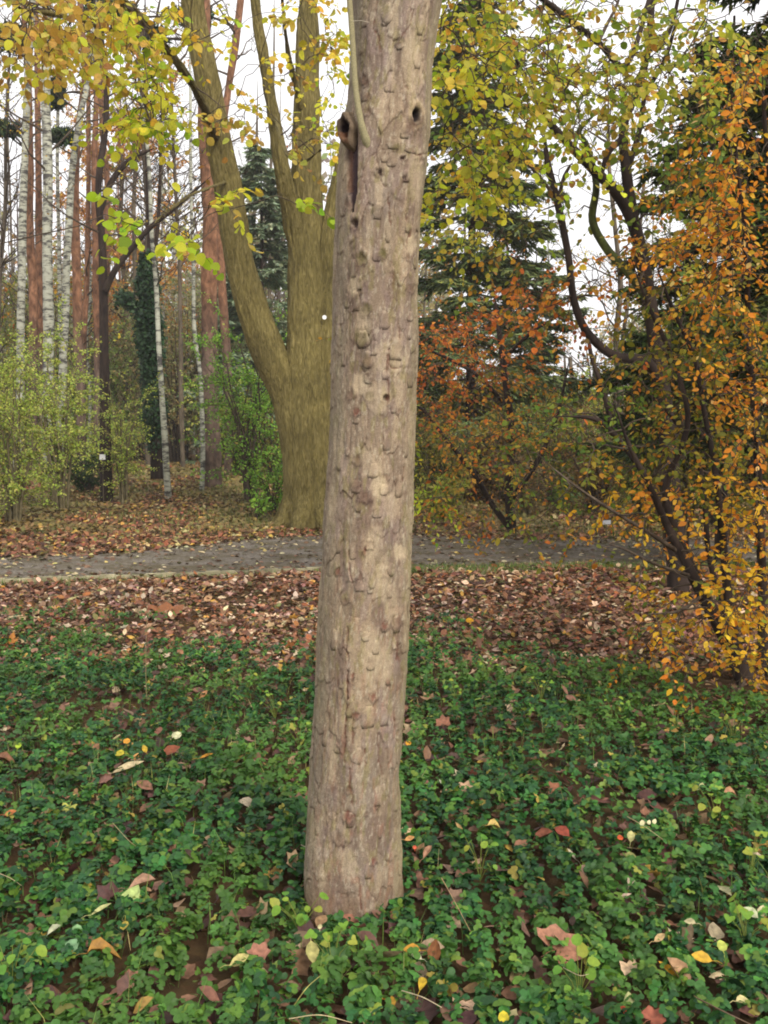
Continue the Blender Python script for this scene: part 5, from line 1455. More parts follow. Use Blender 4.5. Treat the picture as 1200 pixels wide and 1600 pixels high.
rr = rr * (1 + .08 * np.sin(np.arange(90) * .9) * (r.random(90)))
tubes(s, [(pp, rr)], 18, S(140, 132, 100))
tag(link('side_shoot', s.mesh('side_shoot', near_base), M_NEAR, near), 'thin smooth shoot growing straight up beside the stub')
s = Soup(); p_ = P(551, 33, TY - .16); q_ = P(577, 35, TY - .17)
tubes(s, [(np.array([p_, (p_ + q_) / 2 + (0, -.003, .002), q_]), np.array([.0012, .001, .0008]))], 5, S(170, 160, 140))
link('dry_twig', s.mesh('dry_twig', near_base), M_NEAR, near)

# loose bark flakes, each its own piece
def flake(px, py, wpx, hpx, lift, sd, tone=1.0):
    r = np.random.default_rng(sd)
    phi, z = on_trunk(px, py)
    nu, nv = 5, 6
    hw = W(wpx, TY) / 2; hh = W(hpx, TY) / 2
    top, bot, cols = [], [], []
    iz = int(np.clip(np.searchsorted(t_zv, z), 1, len(t_zv) - 2)); ip = int(np.clip(np.searchsorted(t_ph, phi), 1, len(t_ph) - 2))
    base_c = TC[iz, ip] * tone
    jag = 1 + .22 * r.normal(0, 1, (nv, 2))
    for j in range(nv):
        v = j / (nv - 1) * 2 - 1
        for i in range(nu):
            uu = (i / (nu - 1) * 2 - 1)
            w = hw * (1 - .3 * abs(v) ** 3 - .25 * max(0, v)) * (jag[j, 0] if uu < 0 else jag[j, 1])
            zz = z + v * hh + r.normal(0, .0006); pp_ = phi + uu * w / t_rad(z)
            kz = int(np.clip(np.searchsorted(t_zv, zz), 0, len(t_zv) - 1)); kp = int(np.clip(np.searchsorted(t_ph, pp_), 0, len(t_ph) - 1))
            sv = TV[kz, kp]; rad = math.hypot(sv[0] - t_axis(zz), sv[1] - TY)
            up_ = lift * .34 * max(0, (-v + .3) / 1.3) ** 2 + .0002 + .0004 * (1 - uu * uu)
            cols.append(TC[kz, kp] * (1.04 if v > -.6 else .9))
            for lst, e in ((top, up_ + .0004), (bot, up_ - .0012)):
                lst.append((float(t_axis(zz)) + (rad + e) * math.sin(pp_), TY - (rad + e) * math.cos(pp_), zz))
    n = nu * nv
    F = []
    g = lambda j, i: j * nu + i
    for j in range(nv - 1):
        for i in range(nu - 1):
            F.append((g(j, i), g(j, i + 1), g(j + 1, i + 1), g(j + 1, i))); F.append((n + g(j, i), n + g(j + 1, i), n + g(j + 1, i + 1), n + g(j, i + 1)))
    rim = [g(0, i) for i in range(nu)] + [g(j, nu - 1) for j in range(1, nv)] + [g(nv - 1, i) for i in range(nu - 2, -1, -1)] + [g(j, 0) for j in range(nv - 2, 0, -1)]
    for a, b in zip(rim, rim[1:] + rim[:1]): F.append((b, a, n + a, n + b))
    s = Soup(); V = np.array(top + bot)
    c = np.array(cols + cols) * r.uniform(.94, 1.1); c[n:] *= .8
    s.add(V, F, c)
    o = V.mean(0)
    link('bark_flake', s.mesh('bark_flake', o), M_NEAR, near, o - near_base)


FL = [(575, 562, 16, 26, .006), (566, 530, 20, 26, .004), (540, 470, 12, 22, .004), (618, 545, 26, 34, .003), (640, 590, 16, 30, .003), (575, 590, 14, 18, .006), (556, 655, 12, 14, .005), (604, 690, 16, 26, .003), (583, 735, 16, 22, .004), (556, 760, 20, 20, .005),
      (600, 765, 14, 18, .004), (625, 760, 14, 34, .003), (577, 850, 12, 18, .004), (560, 790, 12, 20, .004), (590, 800, 14, 18, .004), (612, 890, 10, 20, .004), (611, 925, 10, 20, .005), (562, 915, 14, 18, .003), (621, 975, 14, 26, .004), (602, 980, 12, 16, .004),
      (588, 1012, 12, 22, .003), (580, 1035, 14, 24, .003), (609, 1060, 10, 22, .004), (548, 1105, 12, 30, .003), (575, 1120, 22, 34, .003), (600, 1120, 18, 30, .003), (590, 1250, 10, 20, .003), (547, 1280, 12, 24, .003), (632, 205, 16, 22, .004), (614, 225, 18, 14, .004),
      (640, 232, 20, 14, .005), (634, 275, 14, 18, .006), (612, 250, 14, 20, .004), (590, 330, 14, 24, .003), (636, 350, 12, 26, .003), (553, 420, 14, 26, .004), (590, 400, 14, 16, .004), (555, 470, 14, 30, .003), (650, 350, 8, 22, .003), (646, 410, 10, 20, .004),
      (570, 150, 12, 18, .004), (610, 130, 16, 26, .002), (650, 90, 14, 34, .003), (570, 30, 14, 24, .003), (605, 20, 16, 30, .002), (655, 40, 12, 28, .003), (600, 500, 18, 28, .002), (535, 560, 10, 24, .003), (530, 720, 10, 30, .003), (527, 850, 10, 30, .002),
      (620, 1180, 8, 26, .003), (520, 1000, 12, 34, .002), (505, 1150, 10, 34, .002), (575, 1360, 12, 26, .002), (560, 1180, 14, 26, .002), (595, 1300, 10, 22, .002), (638, 520, 10, 20, .003), (635, 700, 8, 30, .003)]
for i, (a, b, w, h, l) in enumerate(FL): flake(a, b, w, h, l, 900 + i)
r = np.random.default_rng(17)
for i in range(16):
    py = r.uniform(20, 1380); a = np.interp(py, [q[0] for q in T_LR], [q[1] for q in T_LR]); b = np.interp(py, [q[0] for q in T_LR], [q[2] for q in T_LR])
    px = r.uniform(a + 22, b - 12)
    flake(px, py, r.uniform(7, 14), r.uniform(12, 24), r.uniform(.002, .005), 1000 + i)


# ------------------------------------------------------------------ ground cover, litter, grass
def cover_density(x, y):
    """1 where the dark green cover grows."""
    u, v = proj(np.stack([x, y, ground_z(x, y)], -1))
    lim = np.interp(u, [-600, 0, 200, 400, 560, 650, 800, 900, 1000, 1100, 1200, 1800], [1008, 1010, 1012, 1022, 1016, 1012, 1020, 1034, 1056, 1080, 1096, 1110])
    lim = lim + (fbm(x * 1.6, y * 1.2, o=3, s=50) - .5) * 110
    e = sstep(lim - 46, lim + 52, v + (fbm(x * 5, y * 4, o=3, s=54) - .5) * 90)
    pat = fbm(x * 2.6 + 4, y * 2.6, o=4, s=51)
    gl = np.interp(v, [1120, 1250, 1400, 1600], [690, 720, 800, 1010]); pat = pat + .09 * np.exp(-((u - gl) / 70) ** 2) * (v > 1080)
    return e * (1 - .85 * sstep(.60, .76, pat))


TRI = []
for k, a in enumerate((-1.25, 0, 1.25)):
    V, F = to_tris(leaf_template(.82, .2, .22, ((0, 0.0), (.25, .62), (.55, 1.0), (.86, .66), (.93, 0.0))))
    ca, sa = math.cos(a), math.sin(a)
    Rz = np.array([(ca, sa, 0), (-sa, ca, 0), (0, 0, 1)])
    V = V + (0, .04, 0)
    TRI.append((V @ Rz.T, F + 0))
LEAF_TRI = (np.concatenate([v for v, f in TRI]), np.concatenate([f + i * len(TRI[0][0]) for i, (v, f) in enumerate(TRI)]))
simple = (np.array([(0, 0, 0), (-.36, .5, .1), (.36, .5, .1), (0, .95, -.12), (0, .5, -.02)]), np.array([(0, 4, 1), (0, 2, 4), (1, 4, 3), (4, 2, 3)]))
S3 = []
for a in (-1.25, 0, 1.25):
    ca, sa = math.cos(a), math.sin(a); Rz = np.array([(ca, sa, 0), (-sa, ca, 0), (0, 0, 1)]); S3.append((simple[0] @ Rz.T, simple[1]))
LEAF_TRI_FAR = (np.concatenate([v for v, f in S3]), np.concatenate([f + i * 5 for i, (v, f) in enumerate(S3)]))


def height_cover(x, y):
    near_trunk = np.exp(-((x - near_base[0]) ** 2 + (y - (TY - .12)) ** 2) / .06)
    return (.035 + .085 * fbm(x * 3.1, y * 3.1, o=3, s=52)) * (1 - .6 * near_trunk)


def ground_cover():
    r = np.random.default_rng(101)
    s = Soup(); st = []
    tot = 0
    for (y0, y1, per, tm, sc_) in ((1.5, 2.35, 1500, LEAF_TRI_FAR, (.0135, .026)), (2.35, 4.6, 2650, LEAF_TRI, (.0135, .026)), (4.6, 8.6, 1950, LEAF_TRI_FAR, (.016, .029))):
        x0, x1 = -(y1 * .40 + 1.3), y1 * .40 + 1.3
        n = int((x1 - x0) * (y1 - y0) * per)
        x = r.uniform(x0, x1, n); y = r.uniform(y0, y1, n)
        k = (np.abs(x) < y * .40 + 1.2) & (r.random(n) < cover_density(x, y)) & (np.hypot(x - near_base[0], y - TY) > .15)
        # rosettes: leaves gather round plant centres
        x, y = x[k], y[k]; n = len(x)
        cell = .11
        gx, gy = np.floor(x / cell), np.floor(y / cell)
        qx = (gx + _h(gx, gy, gx * 0, 61)) * cell; qy = (gy + _h(gx, gy, gx * 0, 62)) * cell
        x = x + (qx - x) * .35; y = y + (qy - y) * .35
        vx, vy = x - qx, y - qy
        g = ground_z(x, y); hgt = height_cover(x, y)
        lay = r.random(n) ** .45
        z = g + .012 + hgt * lay
        out = np.stack([vx, vy, np.zeros(n)], -1) * 9 + r.normal(0, .5, (n, 3)); out[:, 2] = r.normal(-.02, .28, n)
        up = np.stack([vx * 3, vy * 3, np.ones(n)], -1) + r.normal(0, .38, (n, 3)) + (0, -.12, 0)
        R = frames(out, up)
        sz = r.uniform(*sc_, n) * (.8 + .5 * _h(gx, gy, gx * 0, 63))
        tone = _h(gx, gy, gx * 0, 64)
        tint = pick([(5, S(54, 98, 48)), (4, S(42, 80, 46)), (3, S(68, 114, 50)), (2.4, S(90, 124, 48)), (.5, S(112, 134, 54)), (.16, S(160, 148, 66)), (.12, S(120, 88, 62))], n, .14, r)
        tint *= (.6 + .52 * tone)[:, None]; tint *= (.5 + .9 * fbm(x * 1.7 + 9, y * 1.5, o=4, s=67))[:, None]
        yl = sstep(.5, .68, fbm(x * 1.8 + 30, y * 1.8, o=3, s=66)) * .34
        tint = tint * (1 - yl[:, None]) + S(100, 136, 50) * yl[:, None]
        scatter(s, tm, np.stack([x, y, z], -1), R, sz, tint); tot += n
        m = min(n, 5000); i = r.choice(n, m, replace=False)
        P1 = np.stack([x, y, z], -1)[i]; P0 = np.stack([qx, qy, g], -1)[i]
        for a, b in zip(P0, P1): st.append((np.array([a, (a + b) / 2 + (0, 0, .01), b]), np.array([.0011, .001, .0008])))
    tag(link('ground_cover', s.mesh('ground_cover'), M_COVER), 'dark green low leafy plants covering the near ground', 'ground cover', kind='stuff')
    s = Soup(); tubes(s, st, 3, S(96, 84, 56)); tag(link('plant_stalks', s.mesh('plant_stalks'), M_LITTER), 'fine stalks of the green ground cover plants', 'stalks', kind='stuff')
    print('cover leaves', tot)


ground_cover()

LIT_PAL = [(5, S(132, 92, 66)), (4, S(108, 72, 54)), (3, S(160, 124, 92)), (3, S(74, 50, 42)), (2.6, S(202, 178, 148)), (2, S(150, 94, 58)), (2, S(148, 120, 96)), (1, S(118, 112, 62)), (.6, S(196, 152, 72)), (1.4, S(128, 96, 84)), (1.6, S(92, 88, 50))]
LIT_RED = [(5, S(136, 84, 58)), (4, S(104, 68, 48)), (3, S(156, 114, 78)), (2, S(80, 56, 40)), (1.2, S(196, 172, 122)), (1.6, S(190, 152, 70)), (3, S(110, 104, 56))]
LIT_NEAR = [(4, S(120, 88, 68)), (4, S(92, 64, 52)), (3, S(146, 116, 90)), (2, S(70, 50, 44)), (.8, S(186, 164, 130)), (.6, S(160, 130, 66))]
PALM = [palmate_template(5, .35, 1), palmate_template(5, -.3, 2), palmate_template(3, .4, 3)]
OVAL_CURL = to_tris(leaf_template(.6, .28, -.3))


def litter():
    r = np.random.default_rng(111)
    s = Soup(); tot = 0
    # near litter glimpsed between the cover plants, and the open litter in front of the path
    zones = [(1.5, 7.0, 150, .045, .10, 'near'), (6.4, 9.2, 900, .03, .09, 'mid'), (9.2, 12.4, 820, .035, .1, 'mid')]
    for y0, y1, per, a, b, zn in zones:
        x0, x1 = -(y1 * .40 + 1.5), y1 * .40 + 1.5
        n = int((x1 - x0) * (y1 - y0) * per); x = r.uniform(x0, x1, n); y = r.uniform(y0, y1, n)
        c = cover_density(x, y); p = path_near(x)
        k = y < p - .02 + r.exponential(.12, n)
        if zn == 'mid':
            k &= r.random(n) < np.clip(1.15 - c, .1, 1) * (.45 + .75 * sstep(.3, .6, fbm(x * 1.4, y * 1.4, o=3, s=71)))
            k &= r.random(n) < 1 - .93 * sstep(p - .9, p - .3, y) * (x > -.2) - .45 * sstep(p - .5, p - .1, y) * (x <= -.2)
        k &= np.hypot(x - near_base[0], y - TY) > .18
        x, y, c = x[k], y[k], c[k]; n = len(x)
        lift = np.where(r.random(n) < .3, height_cover(x, y) * r.uniform(.3, .85, n) * c, r.uniform(.0, .03, n)) if zn == 'near' else r.uniform(0, .035, n) + c * .03
        z = ground_z(x, y) + .01 + lift
        R = frames(r.normal(0, 1, (n, 3)) * (1, 1, .25), np.array((0, -.1, 1.0)) + r.normal(0, .42, (n, 3)))
        sz = r.uniform(a, b, n); kind = r.random(n)
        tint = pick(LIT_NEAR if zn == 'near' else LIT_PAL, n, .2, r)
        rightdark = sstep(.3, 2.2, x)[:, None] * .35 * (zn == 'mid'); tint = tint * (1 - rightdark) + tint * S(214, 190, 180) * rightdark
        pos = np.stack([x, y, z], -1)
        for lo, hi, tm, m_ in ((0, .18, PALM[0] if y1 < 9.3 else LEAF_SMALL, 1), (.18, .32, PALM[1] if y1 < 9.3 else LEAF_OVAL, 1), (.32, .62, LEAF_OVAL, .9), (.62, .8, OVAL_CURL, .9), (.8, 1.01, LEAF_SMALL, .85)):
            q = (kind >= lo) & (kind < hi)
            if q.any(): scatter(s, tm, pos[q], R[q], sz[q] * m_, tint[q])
        tot += n
    tag(link('leaf_litter', s.mesh('leaf_litter'), M_LITTER), 'brown and buff fallen leaves lying thick before the path', 'fallen leaves', kind='stuff')
    # far bank
    s = Soup()
    n = 90000
    y = 12.8 + (40 - 12.8) * r.random(n) ** 1.35; x = r.uniform(-1, 1, n) * (y * .42 + 2.5)
    pf = path_far(x) + (fbm(x * 1.1, x * 0 + 15, o=3) - .5) * 1.2
    k = (y > pf + r.normal(0, .18, n)) & (np.hypot(x - lin_base[0], y - D) > .6)
    x, y = x[k], y[k]; n = len(x)
    pos = np.stack([x, y, ground_z(x, y) + .01 + r.uniform(0, .05, n)], -1)
    R = frames(r.normal(0, 1, (n, 3)) * (1, 1, .3), np.array((0, -.35, 1.0)) + r.normal(0, .4, (n, 3)))
    tint = pick(LIT_RED, n, .18, r)
    gr = sstep(.36, .58, fbm(x * .8, y * .5, o=3, s=77)) * sstep(14.5, 17.5, y) * .7
    tint = tint * (1 - gr[:, None]) + S(116, 110, 60) * gr[:, None]
    scatter(s, LEAF_SMALL, pos, R, r.uniform(.06, .13, n) * (1 + .5 * (y > 24)), tint)
    tag(link('leaf_litter', s.mesh('leaf_litter'), M_LITTER), 'red-brown fallen leaves on the bank beyond the path', 'fallen leaves', kind='stuff')
    # scattered pale leaves on the path
    s = Soup(); n = 11000
    x = r.uniform(-9, 9, n); pn, pf = path_near(x), path_far(x)
    f = r.beta(.45, .3, n) * 1.1 - .05; y = pn + (pf - pn) * f
    k = r.random(n) < .35 + .65 * np.abs(f - .5) * 2
    x, y = x[k], y[k]; n = len(x)
    scatter(s, LEAF_OVAL, np.stack([x, y, ground_z(x, y) + .022], -1), frames(r.normal(0, 1, (n, 3)) * (1, 1, .1), np.array((0, 0, 1.0)) + r.normal(0, .3, (n, 3))), r.uniform(.05, .09, n),
            pick([(2, S(190, 174, 138)), (4, S(130, 100, 76)), (1, S(196, 178, 110)), (4, S(98, 74, 58)), (3, S(96, 88, 60))], n, .14, r))
    tag(link('path_leaves', s.mesh('path_leaves'), M_LITTER), 'pale fallen leaves scattered over the grey path', 'fallen leaves', kind='stuff')
    print('litter', tot)


litter()


def blades(name, label, n, fx, fy, h, wd, pal, seed, lean=.35, mat=None, keep=None):
    r = np.random.default_rng(seed)
    x, y = fx(r, n), fy(r, n)
    if callable(keep):
        k = keep(x, y, r); x, y = x[k], y[k]; n = len(x)
    s = Soup()
    H = r.uniform(*h, n); a = r.uniform(0, 2 * math.pi, n); w = r.uniform(*wd, n) / 2
    d = np.stack([np.cos(a), np.sin(a), np.zeros(n)], -1); sd = np.stack([-np.sin(a), np.cos(a), np.zeros(n)], -1)
    b = np.stack([x, y, ground_z(x, y)], -1); l = r.uniform(.1, 1, (n, 1)) * lean
    m = b + np.array((0, 0, .55)) * H[:, None] + d * l * H[:, None] * .3; t = b + np.array((0, 0, .95)) * H[:, None] + d * l * H[:, None]
    V = np.stack([b - sd * w[:, None], b + sd * w[:, None], m - sd * w[:, None] * .8, m + sd * w[:, None] * .8, t], 1)
    i = np.arange(n)[:, None] * 5
    F = np.concatenate([i + [0, 1, 3], i + [0, 3, 2], i + [2, 3, 4]])
    s.add(V.reshape(-1, 3), F, np.repeat(pick(pal, n, .15, r), 5, 0))
    tag(link(name, s.mesh(name), mat or M_COVER), label, 'grass', kind='stuff')


GRASS = [(4, S(84, 112, 52)), (3, S(108, 132, 62)), (1, S(150, 148, 88)), (.4, S(186, 172, 124))]
blades('grass', 'short green grass strip along the near side of the path', 60000, lambda r, n: r.uniform(-6, 7, n), lambda r, n: r.uniform(10.2, 12.8, n), (.03, .09), (.004, .008), GRASS, 121, .6,
       keep=lambda x, y, r: (y < path_near(x) + .1) & (y > path_near(x) - .25 - .75 * (x > .2)) & (r.random(len(x)) < .5 + .5 * (x > 0)))
blades('grass', 'sparse grass blades mixed into the near ground cover', 9000, lambda r, n: r.uniform(-3.4, 3.4, n), lambda r, n: r.uniform(2.4, 7.5, n), (.07, .15), (.002, .0042), GRASS, 122, .7,
       keep=lambda x, y, r: (r.random(len(x)) < cover_density(x, y) * sstep(.4, .65, fbm(x * 1.5, y * 1.5, o=3, s=81))) & (np.hypot(x - near_base[0], y - TY) > .17))
blades('grass', 'thin green growth on the leaf bank beyond the path', 30000, lambda r, n: r.uniform(-9, 9, n), lambda r, n: r.uniform(15, 27, n), (.04, .16), (.008, .02), [(3, S(104, 108, 56)), (2, S(84, 96, 50)), (1, S(150, 140, 80))], 123, .7,
       keep=lambda x, y, r: (r.random(len(x)) < sstep(.45, .65, fbm(x * .9, y * .9, o=3, s=82))) & (y > path_far(x) - .1))


blades('moss', 'low moss and weeds creeping over the edges of the path', 50000, lambda r, n: r.uniform(-9, 9, n), lambda r, n: r.uniform(10.6, 17.5, n), (.008, .03), (.008, .02), [(3, S(92, 100, 52)), (2, S(110, 112, 66)), (2, S(78, 84, 48))], 124, .8,
       keep=lambda x, y, r: (np.minimum(np.abs(y - path_near(x)), np.abs(y - path_far(x))) < .75 * fbm(x * 1.7, y * .8, o=3, s=83)) & (r.random(len(x)) < sstep(.4, .55, fbm(x * 1.9, y * 1.4, o=3, s=84))))


# dry stalks and twigs lying over the cover
def stick(name, label, pts, rad, tone=(176, 156, 116), cat='twig', seeds=()):
    A = np.array(pts, float); b = A.mean(0)
    s = Soup(); p, rr = smooth_path(A, 14, np.linspace(rad, rad * .5, len(A)))
    tubes(s, [(p, rr)], 6, S(*tone))
    if not seeds:
        return tag(link(name, s.mesh(name, b), M_LITTER, loc=b), label, cat)
    root = thing(name, label, cat, b); link('stem', s.mesh('stem', b), M_LITTER, root)
    for q in seeds:
        s = Soup(); scatter(s, LEAF_ROUND, np.array([q[0]]), frames(np.array([q[1]], float), np.array([(0, -.6, 1.0)])), np.array([q[2]]), np.array([S(222, 214, 168)]))
        link('leaf', s.mesh('leaf', q[0]), M_LITTER, root, q[0] - b)


def C(px, py, dz=.1):
    """a point dz above the ground seen at the pixel"""
    x, y, z = ray(px, py); k = 1
    for _ in range(40): k = (float(ground_z(x * k, y * k)) + dz - CAM_Z) / z
    return np.array((x * k, y * k, CAM_Z + z * k))


a, b, c = C(980, 1276, .12), C(1008, 1292, .15), C(1036, 1312, .13)
stick('dry_twig', 'dry straw twig with small white round seed leaves, right part of the ground cover', [a, b, c], .0016, seeds=[(C(1003, 1290, .16), (0, -.2, 1), .022), (C(1013, 1288, .17), (.3, 0, 1), .016), (C(1021, 1287, .17), (.4, 0, 1), .018)])
b0 = C(229, 1100, .02); stick('upright_stalk', 'single thin upright dry stalk at the back edge of the ground cover, left', [b0, b0 + (0, 0, .25), b0 + (.01, 0, .5), b0 + (.012, 0, .62)], .0022, (150, 134, 96), 'stalk')
stick('bent_stalk', 'bent reddish dry stalk right of the foot of the near trunk', [C(690, 1372, .14), C(710, 1408, .12), C(735, 1455, .08)], .0018, (160, 130, 96), 'stalk')
stick('grass_stem', 'short upright pale grass stem right of the near trunk foot', [C(684, 1355, .02), C(685, 1340, .06), C(686, 1325, .1)], .0013, (190, 176, 130), 'stalk')
stick('dry_twig', 'long pale twig lying at the far left of the ground cover', [C(-8, 1362, .13), C(16, 1372, .12), C(34, 1384, .1)], .0017, (170, 152, 120))
stick('bent_stalk', 'arched pale stem in front of the near trunk, lower left of it', [C(455, 1578, .06), C(478, 1545, .12), C(500, 1525, .12)], .0017, (168, 160, 90), 'stalk')
stick('dry_twig', 'curved pale twig along the bottom edge, below the near trunk', [C(452, 1592, .1), C(500, 1586, .13), C(550, 1598, .1)], .0016, (186, 168, 128))
stick('dry_twig', 'short pale twig beside the yellow leaf below the near trunk', [C(628, 1548, .1), C(660, 1558, .13), C(690, 1574, .11)], .0016, (196, 180, 146))
stick('dry_twig', 'dark thin twig among leaves at the lower right', [C(1090, 1560, .1), C(1130, 1580, .12), C(1180, 1604, .1)], .0022, (104, 84, 66))
stick('dry_twig', 'straight thin twig near the brown leaf gap left of the near trunk', [C(176, 1286, .12), C(200, 1312, .12), C(212, 1322, .1)], .0014, (170, 150, 110))
stick('dry_twig', 'fine forked-looking twig right of the big brown maple leaf', [C(880, 1512, .12), C(905, 1524, .13), C(920, 1522, .12)], .0013, (176, 160, 130))
stick('dry_twig', 'thin brown twig lying near the foot of the trunk on its left side', [C(470, 1320, .14), C(488, 1328, .15), C(506, 1338, .15)], .0011, (178, 160, 140))

